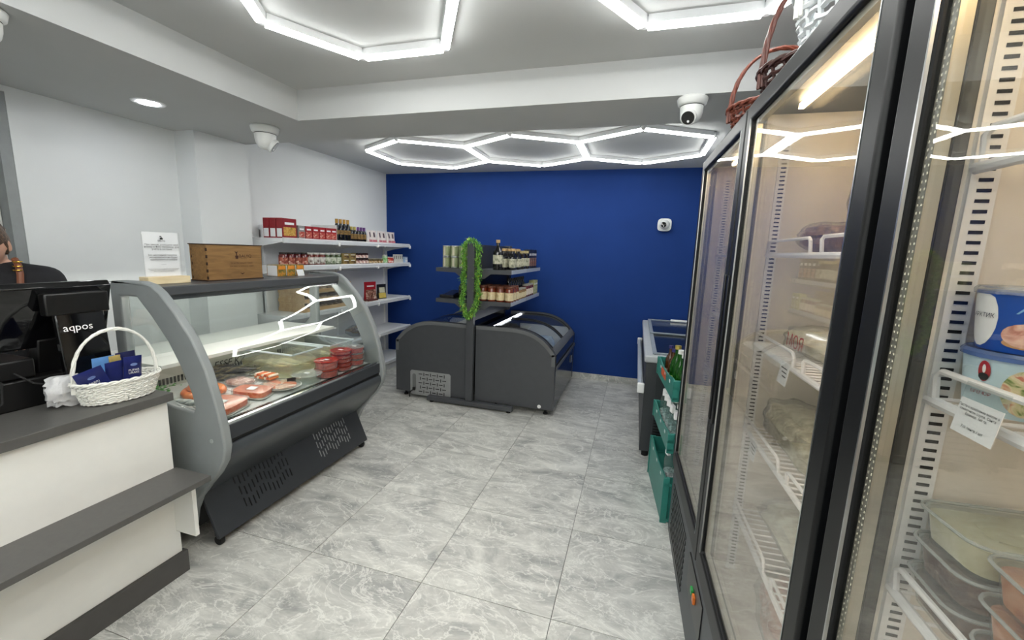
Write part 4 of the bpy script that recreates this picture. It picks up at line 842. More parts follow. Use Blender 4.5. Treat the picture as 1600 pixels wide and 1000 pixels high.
# ================================================================== ISLAND: two low freezers back to back and a double shelf between
def curve_top(sgn_, x_in, x_out):
    # profile from the inner (high) side to the outer (low) side
    w_ = abs(x_out - x_in); q = [(0, .80), (.30, .803), (.52, .80), (.66, .782), (.78, .745), (.88, .69), (.96, .625), (1.0, .585)]
    return [(x_in + sgn_ * w_ * a, zz) for a, zz in q]
def island_freezer(label, sgn_, x_in, x_out, y0, y1):
    root = T('island_freezer', label, 'freezer', ((x_in + x_out)/2, (y0 + y1)/2, 0))
    top = smoothcurve(curve_top(sgn_, x_in, x_out), 4)
    inn = [(x - sgn_ * (.05 if i > len(top) * .7 else .0), zz - .045) for i, (x, zz) in enumerate(top)]
    for y in (y0, y1 - .05):
        pan = MB().prism(top + [(x_out, .06), (x_in, .06)], 'y', y, y + .05).build('end_panel', char_panel, root, bev=.004)
        MB().sheet([(x, zz) for x, zz in top] if sgn_ < 0 else [(x, zz) for x, zz in top], .035 * (-1 if sgn_ > 0 else 1), 'y', y - .004, y + .054).build('edge_band', rim_grey, pan, True)
        MB().box(min(x_out, x_out - sgn_ * .035), max(x_out, x_out - sgn_ * .035), y - .004, y + .054, .48, .59).build('edge_band', rim_grey, pan)
    yi0, yi1 = y0 + .051, y1 - .051
    # outer glossy side with bumper strip, floor, inner walls
    a, b = sorted((x_out, x_out - sgn_ * .06))
    MB().box(a, b, yi0, yi1, .06, .575).build('outer_side', char_gloss, root, bev=.006)
    bx = x_out + sgn_ * .004
    MB().box(min(bx, x_out + sgn_ * .016), max(bx, x_out + sgn_ * .016), y0 + .02, y1 - .02, .44, .475).build('bumper_strip', M('bumper_grey', '#55585c', .4), root, bev=.004)
    MB().box(min(bx, x_out + sgn_ * .010), max(bx, x_out + sgn_ * .010), (y1 - .22), (y1 - .17), .28, .36).build('badge', M('badge_silver', '#b9bcc0', .3, .6), root, bev=.002)
    a, b = sorted((x_in, x_in + sgn_ * .12))
    MB().box(a, b, yi0, yi1, .06, .76).build('inner_side', black, root)
    a, b = sorted((x_in + sgn_ * .125, x_out - sgn_ * .065)); MB().box(a, b, yi1 - .006, yi1, .20, .66).build('end_liner', white_lam, root)
    a, b = sorted((x_in + sgn_ * .125, x_out - sgn_ * .065))
    MB().box(a, b, yi0, yi1, .06, .20).build('inner_floor', white_lam, root)
    # curved glass lids (two sliding halves) and frame rails
    xg0, xg1 = x_in + sgn_ * .135, x_out - sgn_ * .035
    g = [p for p in top if min(xg0, xg1) <= p[0] <= max(xg0, xg1)]; g = [(x, zz - .012) for x, zz in g]
    ym = (yi0 + yi1)/2
    for (ya_, yb_, dz) in ((yi0 + .005, ym + .02, 0), (ym - .02, yi1 - .005, -.012)):
        gl_ = MB().sheet([(x, zz + dz) for x, zz in g], .005, 'y', ya_, yb_).build('glass_lid', clear, root, True, ang=80)
        for yy in (ya_, yb_ - .018): MB().sheet([(x, zz + dz + .004) for x, zz in g], .012, 'y', yy, yy + .018).build('lid_frame', black, gl_, True, ang=80)
    a, b = sorted((x_out - sgn_ * .06, x_out - sgn_ * .0))
    MB().prism([(x_out, .576), (x_out - sgn_ * .06, .576), (x_out - sgn_ * .045, .645), (x_out - sgn_ * .015, .615)], 'y', yi0, yi1).build('front_rail', rim_grey, root, bev=.004)
    a, b = sorted((x_in + sgn_ * .122, x_in + sgn_ * .15))
    if sgn_ > 0: MB().box(a, b, yi0 + .03, ym - .01, .765, .785).build('lamp', emit('freezer_glow', '#f4f8ff', 3.0), root); MB().box(a, b, ym + .01, yi1 - .03, .765, .785).build('lamp', emit('freezer_glow', '#f4f8ff', 3.0), root)
    # frozen packs in the well
    for k in range(6):
        yy = yi0 + .12 + k * (yi1 - yi0 - .2) / 5.6; xx = (x_in + sgn_ * .125 + x_out - sgn_ * .065)/2
        bm_ = T('frozen_bag', ORD[k] + ' pale frozen bag from the near end in the ' + ('right' if sgn_ > 0 else 'left') + ' island freezer', 'bag', (xx, yy, .2005), 'frozen bags in the island freezers')
        lump(MB(), (xx, yy, .385), (.21, .070, .184), 30 + k, .1).build('bag', [M('frost_white', '#d9e0e4', .4, var=.15), M('frost_grey', '#c0c8ce', .4, var=.2), M('frost_blue', '#b0bcc8', .4, var=.2)][k % 3], bm_, True)
    for x in (x_in + sgn_ * .2, x_out - sgn_ * .08):
        for y in (y0 + .06, y1 - .06): MB().lathe([(.0, 0), (.022, 0), (.022, .015), (.012, .02), (.012, .06), (.0, .06)], (x, y, 0), 12).build('foot', black_rubber, root, True)
    return root
IY0, IY1 = 3.645, 4.84
fl = island_freezer('left charcoal island freezer with the pale vent grille on its end', -1, -1.505, -2.285, IY0, IY1)
fr_ = island_freezer('right charcoal island freezer with glossy side and curved glass lid', 1, -1.42, -.645, IY0, IY1)
# vent grille and power cord on the left freezer
gp = [(-2.12, .045), (-2.11, .035), (-1.685, .05), (-1.675, .06), (-1.675, .28), (-1.685, .29), (-2.11, .295), (-2.12, .285)]
gpl = MB().prism([(-2.12, .05), (-2.105, .035), (-1.69, .035), (-1.675, .05), (-1.675, .275), (-1.69, .29), (-2.105, .29), (-2.12, .275)], 'y', IY0 - .006, IY0 - .0005).build('vent_grille', M('grille_grey', '#8d8f90', .45, var=.04), fl, bev=.002)
sl2 = MB()
for i in range(8):
    for j in range(5):
        x = -2.005 + .0375 * i; zz = .075 + .0455 * j
        if (i + j) % 2: sl2.box(x - .004, x + .004, IY0 - .0072, IY0 - .006, zz - .016, zz + .016)
        else: sl2.box(x - .020, x + .020, IY0 - .0072, IY0 - .006, zz - .004, zz + .004)
sl2 = sl2.build('grille_slots', black, gpl); sl2['kind'] = 'stuff'
MB().prism([(-2.075 + .02 * math.cos(a), (.235 if math.sin(a) > 0 else .10) + .02 * math.sin(a)) for a in [2 * PI * k / 20 for k in range(20)]], 'y', IY0 - .0068, IY0 - .006).build('socket_recess', M('recess_grey', '#6a6c6d', .5), gpl)
MB().box(-2.085, -2.06, IY0 - .03, IY0 - .006, .085, .115).build('plug', black, gpl, bev=.003)
MB().tube([(-2.072, IY0 - .025, .095), (-2.10, IY0 - .03, .075), (-2.115, IY0 - .03, .05), (-2.115, IY0 - .025, .02), (-2.125, IY0 - .01, .006), (-2.16, IY0 + .05, .006)], .005, 8).build('power_cord', black_rubber, gpl, True)
MB().lathe([(.0, -.004), (.006, -.004), (.006, -.002), (.016, -.002), (.018, 0), (.0, 0)], (-.775, IY0 - .0005, .085), 16, axis='y').build('drain_cap', white_ink, fr_, True)
# gondola shelf between
gd = T('double_shelf', 'charcoal double-sided shelf standing between the two island freezers', 'shelf', (-1.4625, 4.2, 0))
MB().box(-1.497, -1.428, 3.59, 3.635, .062, 1.565).build('post', char_panel, gd, bev=.002)
MB().box(-1.497, -1.428, 4.70, 4.78, .82, 1.565).build('post', char_panel, gd, bev=.002)
MB().box(-1.90, -1.02, 3.575, 3.635, .02, .06).build('base_bar', char_panel, gd, bev=.002)
for x in (-1.86, -1.06): MB().lathe([(.0, 0), (.02, 0), (.02, .008), (.009, .012), (.009, .022), (.0, .022)], (x, 3.605, 0), 12).build('foot', black_rubber, gd, True)
for k in range(3): MB().box(-1.475, -1.45, 3.636, 4.70, .84 + .24 * k, .84 + .24 * k + .238).build('back_panel', dark_panel, gd, bev=.001)
def gshelf(sgn_, z, x1):
    x0 = -1.4625 + sgn_ * .03
    sh = MB().box(min(x0, x1), max(x0, x1), 3.66, 4.80, z - .028, z).build('shelf', char_panel, gd, bev=.0015)
    for y in (3.652, 4.80): MB().prism([(x0, z - .09), (x0, z + .001), (x1, z + .001), (x1, z - .036), (x1 - sgn_ * .20, z - .04), (x1 - sgn_ * .26, z - .085)], 'y', y, y + .006).build('bracket', char_panel, sh)
    if sgn_ > 0:
        for (a, b) in ((3.66, 4.20), (4.215, 4.80)): MB().box(x1, x1 + .006, a, b, z - .034, z + .003).build('price_strip', M('price_strip', '#a9b0bc', .3, var=.1, scale=60), sh)
    return sh
GZ = (1.33, 1.035)
for z in GZ: gshelf(-1, z, -1.845); gshelf(1, z, -1.09)
# garland of artificial leaves over the post
gpath = []
for k in range(80):
    t = k / 80
    if t < .38: q = t / .38; p = (-.066 - .012 * math.sin(q * 9) ** 2, 1.545 - .57 * q)
    elif t < .54: q = (t - .38) / .16; p = (-.062 + .110 * q, .975 - .085 * math.sin(PI * q))
    elif t < .92: q = (t - .54) / .38; p = (.062 + .014 * math.sin(q * 8) ** 2, .975 + .57 * q)
    else: q = (t - .92) / .08; p = (.056 * math.cos(PI * q), 1.55 + .035 * math.sin(PI * q))
    gpath.append(Vector((-1.4625 + p[0], 3.588 if .30 < t < .62 else 3.606, p[1])))
ga = T('leaf_garland', 'green artificial leaf garland looped over the front post of the double shelf', 'garland', (-1.4625, 3.57, .88))
MB().tube(gpath, .004, 5, True).build('vine', M('vine_green', '#4a7a2a', .6), ga, True)
for nm, cnt, colr, sd_ in (('leaves', 1700, '#639e38', 1), ('leaves', 60, '#d8cf3a', 2), ('leaves', 120, '#2f7a4a', 3), ('leaves', 800, '#8fc257', 4)):
    lv = MB(); rnd = random.Random(sd_)
    for k in range(cnt):
        c = gpath[rnd.randrange(80)] + Vector((rnd.gauss(0, .0135), rnd.gauss(-.006, .010), rnd.gauss(0, .012)))
        mt = Matrix.Translation(c) @ Matrix.Rotation(rnd.uniform(0, 6.3), 4, 'Z') @ Matrix.Rotation(rnd.uniform(-1.6, 1.6), 4, 'Y'); s_ = rnd.uniform(.7, 1.3)
        lv.add([mt @ (Vector(p) * s_) for p in ((0, 0, 0), (.011, .005, .003), (.026, 0, 0), (.011, -.005, .003))], [(0, 1, 2, 3)])
    lv = lv.build(nm, M('leaf_' + colr[1:], colr, .5, var=.3, scale=40), ga); lv['kind'] = 'stuff'
# goods on the double shelf
can_m = mottled('can_label', ['#6f7a5a', '#8a9470', '#7d8864'], 12, .4, .5, 0, 0)
def can():
    root = T('tin_can', 'x', 'can'); MB().lathe([(.0, 0), (.037, 0), (.039, .003), (.037, .006), (.037, .098), (.039, .101), (.037, .104), (.0, .102)], n=20).build('tin', steel, root, True)
    MB().lathe([(.0376, .009), (.038, .009), (.038, .095), (.0376, .095)], n=20).build('label', can_m, root, True)
    MB().add([(.0384 * math.cos(a), .0384 * math.sin(a), zz) for zz in (.012, .092) for a in (-1.75, -1.45, -1.15)], [(0, 1, 4, 3), (1, 2, 5, 4)]).build('cream_stripe', M('cream_stripe', '#c8c4ac', .5), root); return root
sc = Series(can()); z = GZ[0] + .0005
for r_i in range(4):
    for k in range(3):
        for q in range(2): sc.at((-1.765 + .084 * k, 3.72 + .084 * r_i, z + .1045 * q), -.3 + .2 * k, ('lower' if q == 0 else 'upper') + ' green tin can, ' + ORD[k] + ' from the left, ' + ['front', 'second', 'third', 'rear'][r_i] + ' row of the double shelf', 'green tin cans')
dglass = M('black_glass', '#0c0c0e', .1, coat=.6); cork = M('cork_cap', '#b89a6a', .6, var=.2); lab_pale = mottled('pale_label', ['#6a705c', '#b9b8a0', '#d4d0bc'], 30, .5, .5, 0, 0)
tb = Series(bottle(.045, .275, .016, dglass, cork, lab_pale, 'cork', caph=.1, lab=(.2, .5))); tb.at((-1.245, 3.715, z), .4, 'tall black bottle with cork nearest the garland on the top island shelf')
mbt = Series(bottle(.032, .20, .014, dglass, cork, lab_pale, caph=.12, lab=(.12, .52)))
sq = Series(bottle(.036, .185, .022, M('brown_glass', '#1c120c', .1, coat=.6), M('cream_cap', '#b5a577', .5), lab_pale, caph=.14, lab=(.15, .6)))
k = 0
for i in range(7):
    for j in range(2):
        (mbt if (i < 4) else sq).at((-1.215 + .085 * j - .012 * (i % 2), 3.80 + .085 * i, z), .5 * i + j, ('black sauce bottle, ' if i < 4 else 'wide brown sauce bottle, ') + ORD[i % 4 if i < 4 else i - 4] + ' deep in the ' + ['inner', 'outer'][j] + ' row of the top island shelf', 'bottles on the top island shelf'); k += 1
cart = Series(carton(M('black_carton', '#141418', .35, var=.2), .06, .08, .20, mottled('sushi_print', ['#1a1a20', '#a86a3c', '#c8c4c0'], 30, .4, 1, 0, 0), None))
for j in range(4): cart.at((-1.15 + .0 * j, 4.44 + .088 * j, z), 0, ORD[j] + ' black upright carton at the far end of the top island shelf', 'black cartons')
z = GZ[1] + .0005
amber = M('amber_preserve', '#6a2a14', .12, coat=.5); cream_label = mottled('cream_label', ['#b8a274', '#d9caa2', '#e4d9b8'], 20, .5, .5, 0, 0)
aj = Series(jar(.041, .145, amber, M('maroon_lid', '#6a4030', .35), cream_label, 18, lab=(.10, .60)))
for j in range(4): aj.at((-1.382 + .087 * j, 3.715, z), 0, ORD[j] + ' amber jar with cream label from the garland on the lower island shelf', 'amber jars in the front row')
for j in range(4):
    for i in range(2): aj.at((-1.382 + .087 * j, 3.805 + .09 * i, z), 0, 'amber jar, ' + ORD[j] + ' from the left in the ' + ['second', 'third'][i] + ' row of the lower island shelf', 'amber jars behind')
gj = Series(jar(.036, .105, M('honey_preserve', '#8a6a3a', .15, coat=.5), M('pale_lid', '#a8a49a', .35, .4), cream_label)); dj = Series(bottle(.03, .20, .012, dglass, M('dark_cap', '#2a2826', .4), None, caph=.15)); rj = Series(jar(.034, .13, M('ruby_preserve', '#5a1820', .12, coat=.5), M('pale_lid', '#a8a49a', .35, .4), mottled('ivory_label', ['#b8a090', '#e0d4c4', '#ece4d8'], 25, .5, .5, 0, 0)))
for j in range(4): gj.at((-1.125 - .004 * (j % 2), 4.02 + .08 * j - .03, z), .3 * j, ORD[j] + ' short honey-coloured jar along the edge of the lower island shelf', 'short honey jars')
for j in range(4): rj.at((-1.13, 4.315 + .078 * j, z), .3 * j, ORD[j] + ' ruby jar with ivory label along the edge of the lower island shelf', 'ruby jars')
for j in range(9): dj.at((-1.22, 4.00 + .068 * j, z), .2 * j, ORD[j] + ' tall dark bottle in the inner row of the lower island shelf', 'tall dark bottles')
yc = Series(carton(M('lime_carton', '#a8a878', .45, var=.25), .06, .08, .155, mottled('lime_print', ['#7a8a3a', '#d4d4a0', '#e8e4d0'], 25, .4, 1, 0, 0), None))
for j in range(2): yc.at((-1.13, 4.64 + .088 * j, z), 0, ['nearer', 'farther'][j] + ' pale lime carton at the far end of the lower island shelf', 'lime cartons')
ob = Series(bottle(.032, .19, .013, dglass, M('dark_cap', '#2a2826', .4), None, caph=.15))
for j in range(3): ob.at((-1.62 + .075 * j * .6, 3.76 + .085 * j, z), 0, ORD[j] + ' black bottle on the lower left island shelf behind the garland', 'black bottles behind the garland')
fp = T('frozen_pack', 'flat black packets lying on the lower left island shelf', 'packet', (-1.75, 3.80, z))
MB().box(-1.83, -1.68, 3.70, 3.95, z, z + .03).build('packet', M('black_packet', '#15151a', .3, var=.2), fp, bev=.006)
MB().prism([(3.72, z + .03), (3.95, z + .03), (3.95, z + .06)], 'x', -1.81, -1.70).build('packet', MATS['black_packet'], fp, bev=.004)

# ================================================================== CHEST FREEZER
cf = T('chest_freezer', 'dark chest freezer with pale rim and sliding glass lids by the blue wall', 'freezer', (.48, 4.0, 0))
cx0, cx1, cy0, cy1 = .105, .86, 3.12, 4.93
body = MB()
body.box(cx0 + .015, cx0 + .075, cy0 + .015, cy1 - .015, .05, .735).box(cx1 - .075, cx1 - .015, cy0 + .015, cy1 - .015, .05, .735).box(cx0 + .075, cx1 - .075, cy0 + .015, cy0 + .075, .05, .735).box(cx0 + .075, cx1 - .075, cy1 - .075, cy1 - .015, .05, .735).box(cx0 + .075, cx1 - .075, cy0 + .075, cy1 - .075, .05, .22)
body.build('body', M('freezer_body', '#35383b', .45, var=.05), cf)
for k in range(5): MB().box(cx0 + .09 + .13 * k, cx0 + .10 + .13 * k, cy0 + .010, cy0 + .016, .06, .73).build('panel_rib', MATS['freezer_body'], cf)
vs_ = MB()
for k in range(9): vs_.box(cx0 + .10, cx0 + .24, cy0 + .009, cy0 + .0155, .12 + .022 * k, .13 + .022 * k)
v_ = vs_.build('vent_slots', black, cf); v_['kind'] = 'stuff'
rimm = M('freezer_rim', '#b4b8bb', .35, var=.03)
rr = MB(); rr.prism([(cx0, cy0), (cx1, cy0), (cx1, cy1), (cx0, cy1)], 'z', .736, .79, [[(cx0 + .07, cy0 + .07), (cx1 - .07, cy0 + .07), (cx1 - .07, cy1 - .07), (cx0 + .07, cy1 - .07)]]); rr.build('rim', rimm, cf, bev=.014, seg=3)
ym = (cy0 + cy1)/2
for k, (a, b, zz) in enumerate(((cy0 + .06, ym + .03, .792), (ym - .03, cy1 - .06, .804))):
    g_ = MB().box(cx0 + .06, cx1 - .06, a, b, zz, zz + .005).build('glass_lid', clear, cf)
    fm_ = MB().prism([(cx0 + .055, a), (cx1 - .055, a), (cx1 - .055, b), (cx0 + .055, b)], 'z', zz - .001, zz + .010, [[(cx0 + .085, a + .03), (cx1 - .085, a + .03), (cx1 - .085, b - .03), (cx0 + .085, b - .03)]]).build('lid_frame', M('lid_frame_grey', '#8f979f', .35), g_, bev=.002)
    MB().box((cx0 + cx1)/2 - .09, (cx0 + cx1)/2 + .09, (b - .1 if k else a + .02), (b - .06 if k else a + .06), zz + .0105, zz + .03).build('lid_handle', white_ink, g_, bev=.006)
MB().tube([(cx0 - .012, cy0 - .02, .55), (cx0 - .012, cy1 - .02, .55)], .022, 12).build('bumper_rail', M('bumper_pale', '#aeb6c0', .35), cf, True)
for y in (cy0 - .03, cy1 - .045): MB().box(cx0 - .036, cx0 + .014, y, y + .03, .51, .585).build('bumper_cap', white_ink, cf, bev=.008)
for x in (cx0 + .06, cx1 - .06):
    for y in (cy0 + .06, cy1 - .06): MB().lathe([(.0, 0), (.025, 0), (.025, .05), (.0, .05)], (x, y, 0), 12).build('foot', black_rubber, cf, True)
for k in range(8):
    yy = cy0 + .2 + .2 * k
    b_ = T('frozen_pack', ORD[k] + ' frosty pack from the near end inside the chest freezer', 'packet', (.48, yy, .2205), 'frosty packs in the chest freezer')
    lump(MB(), (.48, yy, .34), (.26, .085, .118), 60 + k, .08).build('pack', [M('pack_blue', '#4a6aa0', .4, var=.3), M('pack_pale', '#a9b4c4', .4, var=.3), M('pack_brown', '#8a7a68', .4, var=.3)][k % 3], b_, True)

# ================================================================== TEAL CRATES WITH BOTTLES
teal = M('teal_plastic', '#2f7d72', .4, var=.06)
kx0, kx1, ky0, ky1 = .213, .613, 2.37, 2.93
KA = .096
def crate(label, z0, z1, floorz, legs):
    root = T('bottle_crate', label, 'crate', ((kx0 + kx1)/2, (ky0 + ky1)/2, z0), 'teal bottle crates in a stack')
    MB().box(kx0 + .006, kx1 - .006, ky0 + .006, ky1 - .006, floorz - .01, floorz).build('bottom', teal, root)
    lo = floorz - .012 if legs else z0
    n = 12; arc = [(ky0 + .06 + (ky1 - ky0 - .12) * i / n, z1 - (.022 * math.sin(PI * i / n))) for i in range(n + 1)]
    for x in (kx0, kx1 - .008):
        MB().prism([(ky0, lo), (ky1, lo), (ky1, z1)] + list(reversed(arc)) + [(ky0, z1)], 'x', x, x + .008).build('long_side', teal, root, bev=.001)
        for y in (ky0 + .12, (ky0 + ky1)/2, ky1 - .12): MB().box(x - .002 if x < .4 else x + .008, x if x < .4 else x + .010, y - .012, y + .012, z1 - .045, z1 - .03).build('slot', M('slot_white', '#cfd8d6', .5), root)
    for y in (ky0, ky1 - .008):
        MB().box(kx0 + .008, kx1 - .008, y, y + .008, lo, z1).build('short_side', teal, root, bev=.001)
        yo = y - .012 if y < 2.6 else y + .008
        MB().box(kx0 - .006, kx1 + .006, yo, yo + .012, z1 - .05, z1 - .032).build('rib', teal, root, bev=.002); MB().box(kx0 - .006, kx1 + .006, yo, yo + .012, lo + .01, lo + .026).build('rib', teal, root, bev=.002)
        for x in (kx0 - .006, kx1 - .03): MB().box(x, x + .036, yo, yo + .012, lo, z1).build('corner_rib', teal, root, bev=.002)
    if legs:
        for x in (kx1 - .045,):
            for y in (ky0 + .004, ky1 - .044): MB().box(x, x + .04, y, y + .04, z0, lo).build('corner_post', teal, root, bev=.002)
    root.rotation_euler = (0, 0, KA); return root
crate('lowest deep teal bottle crate standing on the floor by the fridge', 0.0, .275, .17, False)
crate('middle teal bottle tray of the crate stack', .2755, .535, .435, True)
crate('topmost teal bottle tray with an orange label', .5355, .84, .735, True)
ol = bpy.data.objects['bottle_crate.002']
MB().box(kx0 - .0015, kx0 - .0003, 2.62, 2.78, .765, .812).build('orange_label', M('orange_label', '#c8552e', .5), ol)
wat = glass('water_glass', '#dceae8', 1.45, .02, .08, '#dfeceb'); gren = glass('green_glass', '#2f8a28', 1.5, .02, .35, '#2c7a24'); ambr = M('amber_bottle', '#4a2c14', .1, coat=.5)
def wbottle(gm, capm, r, h, labm, tagm=True):
    root = T('drink_bottle', 'x', 'bottle'); nk = r * .38
    MB().lathe([(.0, 0), (r * .9, 0), (r, .008), (r, h * .52), (r * .85, h * .62), (nk, h * .78), (nk, h * .93), (.0, h * .93)], n=16).build('glass', gm, root, True)
    MB().lathe([(.0, h * .91), (nk * 1.3, h * .91), (nk * 1.3, h), (.0, h)], n=14).build('cap', capm, root, True)
    MB().lathe([(r * 1.005, h * .12), (r * 1.015, h * .12), (r * 1.015, h * .26), (r * 1.005, h * .26)], n=18).build('label', labm, root, True)
    if tagm: MB().box(-r * .8, -r * .3, -r * .5, r * .5, h * .66, h * .84).build('neck_tag', white_ink, root)
    return root
tealcap = M('teal_cap', '#1f6a5c', .4); wcap = M('white_cap', '#e2e2dc', .4); wl_ = mottled('water_label', ['#3a4446', '#d6dcdc', '#eceeee'], 40, .4, .8, 0, 0)
w1 = Series(wbottle(wat, tealcap, .038, .25, wl_)); w2 = Series(wbottle(wat, wcap, .036, .25, wl_)); w3 = Series(wbottle(gren, wcap, .038, .24, mottled('lime_label', ['#5a8a2a', '#a8c84a', '#d8e0a0'], 30, .4, .8, 0, 0), False)); w4 = Series(wbottle(ambr, M('violet_cap', '#38306a', .4), .03, .20, mottled('beer_label', ['#c8b48a', '#e4e0d4', '#8a3a2a'], 40, .4, .8, 0, 0), False)); w5 = Series(wbottle(gren, M('gold_foil_cap', '#c8b25a', .35, .5), .037, .245, MATS['lime_label'], False))
def P4(i, j):
    cx_, cy_ = (kx0 + kx1)/2, (ky0 + ky1)/2; dx, dy = kx0 + .06 + .09 * i - cx_, ky0 + .065 + .105 * j - cy_
    return cx_ + dx * math.cos(KA) - dy * math.sin(KA), cy_ + dx * math.sin(KA) + dy * math.cos(KA)
for i in range(4):
    for j in range(5):
        x, y = P4(i, j); pos_ = ORD[i] + ' from aisle, ' + ORD[j] + ' from fridge'
        if j in (1,) or i == 3: w1.at((x, y, .1705), .3 * j, 'teal-capped water bottle in lowest crate, ' + pos_, 'water bottles in the lowest crate')
        w2.at((x, y, .4355), .3 * j, 'white-capped water bottle in middle tray, ' + pos_, 'water bottles in the middle tray')
        if j < 2: w3.at((x, y, .7355), 0, 'white-capped green bottle in top tray, ' + pos_, 'green bottles in the top tray')
        elif j == 2: w5.at((x, y, .7355), 0, 'gold-capped green bottle in top tray, ' + pos_, 'green bottles in the top tray')
        else: w4.at((x, y, .7355), .2, 'violet-capped brown bottle in top tray, ' + pos_, 'brown bottles in the top tray')
# ================================================================== GLASS-DOOR FRIDGES
FA = math.radians(1.5)
fr_grey = M('fridge_plinth', '#3f4348', .45, var=.05); fr_frame = M('fridge_frame', '#0c0d0f', .42, var=.05, spec=.3); liner = M('fridge_liner', '#dbd6cd', .5, var=.02)
warm = emit('fridge_glow', '#ffdba6', FRIDGE_E)
def fridge(label, loc, shelves, PX=.095, W=1.56):
    root = T('glass_door_fridge', label, 'fridge', (0, 0, 0)); D = .70; H = 1.97; HM = W / 2
    b = lambda n, m, p, *a, **k: MB().box(*a).build(n, m, p, **k)
    b('plinth', fr_grey, root, .012, D, -W, 0, .012, .395, bev=.003)
    for (ya_, yb_) in ((-.08, -.52), (-W + .52, -W + .08)):
        lv_ = MB()
        for k in range(10): lv_.box(.009, .0125, yb_, ya_, .06 + .028 * k, .072 + .028 * k)
        l_ = lv_.build('louvres', black, root); l_['kind'] = 'stuff'
    cp = b('control_recess', black, root, .008, .0125, -HM - .14, -HM + .14, .20, .345)
    b('switch', M('switch_green', '#2f9a4a', .3), cp, .0, .0079, -HM + .005, -HM + .03, .265, .285); b('switch', M('switch_orange', '#d8742a', .3), cp, .0, .0079, -HM - .035, -HM - .01, .262, .288)
    for y in (-.06, -W + .06):
        for x in (.08, D - .08): MB().lathe([(.0, 0), (.02, 0), (.02, .0125), (.0, .0125)], (x, y, 0), 10).build('foot', black_rubber, root)
    b('side_panel', fr_grey, root, .045, D, -.03, 0, .3955, H, bev=.002); b('side_panel', fr_grey, root, .045, D, -W, -W + .03, .3955, H, bev=.002)
    b('top_panel', fr_grey, root, .045, D, -W + .03, -.03, H - .04, H, bev=.002); b('back_panel', liner, root, D - .03, D, -W + .03, -.03, .3955, H - .04)
    b('liner_wall', liner, root, .05, D - .03, -.045, -.0301, .40, H - .0405); b('liner_wall', liner, root, .05, D - .03, -W + .0301, -W + .045, .40, H - .0405)
    b('inner_floor', liner, root, .05, D - .03, -W + .045, -.045, .396, .425)
    b('partition', liner, root, .05, D - .03, -HM - .02, -HM + .02, .4255, H - .041)
    b('front_edge', M('mullion_dark', '#17181b', .35), root, .0455, .0495, -HM - .035, -HM + .035, .41, H - .01); b('front_edge', MATS['mullion_dark'], root, .0455, .060, -.0475, -.002, .41, H - .05); b('front_edge', MATS['mullion_dark'], root, .0455, .0495, -W + .002, -W + .05, .41, H - .01)
    for ci, (y1, y0) in enumerate(((-.045, -HM + .02), (-HM - .02, -W + .045))):   # y1 far, y0 near
        b('lamp', warm, root, .10, .112, y0 + .10, y1 - .10, H - .058, H - .046)
        MB().tube([(.062, y0 + .012, .50), (.062, y0 + .012, 1.84)], .006, 8).build('lamp', emit('fridge_fill_strip', '#fff0de', FRIDGE_E * .8), root)  # added upright fill light, hidden behind the door stile, brightens the compartment
        for yw, sg in ((y1, -1), (y0, 1)):
            for x in (PX, .52):
                pil = b('pilaster', white_met, root, x, x + .028, min(yw, yw + sg * .007), max(yw, yw + sg * .007), .43, 1.88)
                ps_ = MB()
                for k in range(116): zz = .45 + .01225 * k; ps_.box(x + .008, x + .022, min(yw + sg * .0072, yw + sg * .008), max(yw + sg * .0072, yw + sg * .008), zz, zz + .0042)
                ps_ = ps_.build('pilaster_slots', black, pil); ps_['kind'] = 'stuff'
        for si, sz in enumerate(shelves):
            yy0, yy1 = y0 + .012, y1 - .012; wv = MB()
            n = 26
            for k in range(n): y = yy0 + .01 + (yy1 - yy0 - .02) * k / (n - 1); wv.tube([(PX + .005, y, sz), (.60, y, sz)], .0025, 5)
            for x in (.25, .42, .60): wv.tube([(x, yy0, sz - .004), (x, yy1, sz - .004)], .004, 6)
            sh = wv.build('wire_shelf', white_wire, root, True)
            MB().tube([(PX, yy0, sz - .004), (PX, yy1, sz - .004)], .007, 8).build('front_rail', white_wire, sh, True)
            ymid = (yy0 + yy1)/2
            for (a, c) in ((yy1 - .01, ymid + .03), (ymid - .03, yy0 + .01)):
                MB().tube([(PX, a, sz), (PX - .003, a, sz + .030), (PX - .003, a + (c - a) * .03, sz + .037), (PX - .003, c - (c - a) * .03, sz + .037), (PX - .003, c, sz + .030), (PX, c, sz)], .0042, 7).build('guard', white_wire, sh, True)
    # doors
    for di, (y1, y0) in enumerate(((-.004, -HM + .003), (-HM - .003, -W + .004))):
        zb, zt, st = .405, 1.957, .052
        fo = [(y0, zb), (y1, zb), (y1, zt), (y0, zt)]; fi = [(y0 + st, zb + .085), (y1 - st, zb + .085), (y1 - st, zt - .05), (y0 + st, zt - .05)]
        dr = MB().prism(fo, 'x', .0, .042, [fi]).build('door', fr_frame, root, bev=.007, seg=3)
        (ya_, za), (yb_, zb2) = fi[0], fi[2]
        MB().box(.010, .014, ya_, yb_, za, zb2).build('outer_pane', fridge_glass, dr); MB().box(.030, .034, ya_, yb_, za, zb2).build('inner_pane', fridge_glass, dr)
        sp = .014
        MB().prism(fi, 'x', .0145, .0295, [[(ya_ + sp, za + sp), (yb_ - sp, za + sp), (yb_ - sp, zb2 - sp), (ya_ + sp, zb2 - sp)]]).build('glass_spacer', alu, dr)
        dt = MB()
        for k in range(150):
            zz = za + .02 + k * (zb2 - za - .04) / 149
            for q in (.0035, .0105):
                for yy in (ya_ + q, yb_ - q): dt.box(.0141, .0145, yy - .0008, yy + .0008, zz - .0015, zz + .0015)
        dt = dt.build('spacer_dots', M('dot_pale', '#f0ead8', .4), dr); dt['kind'] = 'stuff'
        tr_ = MB()
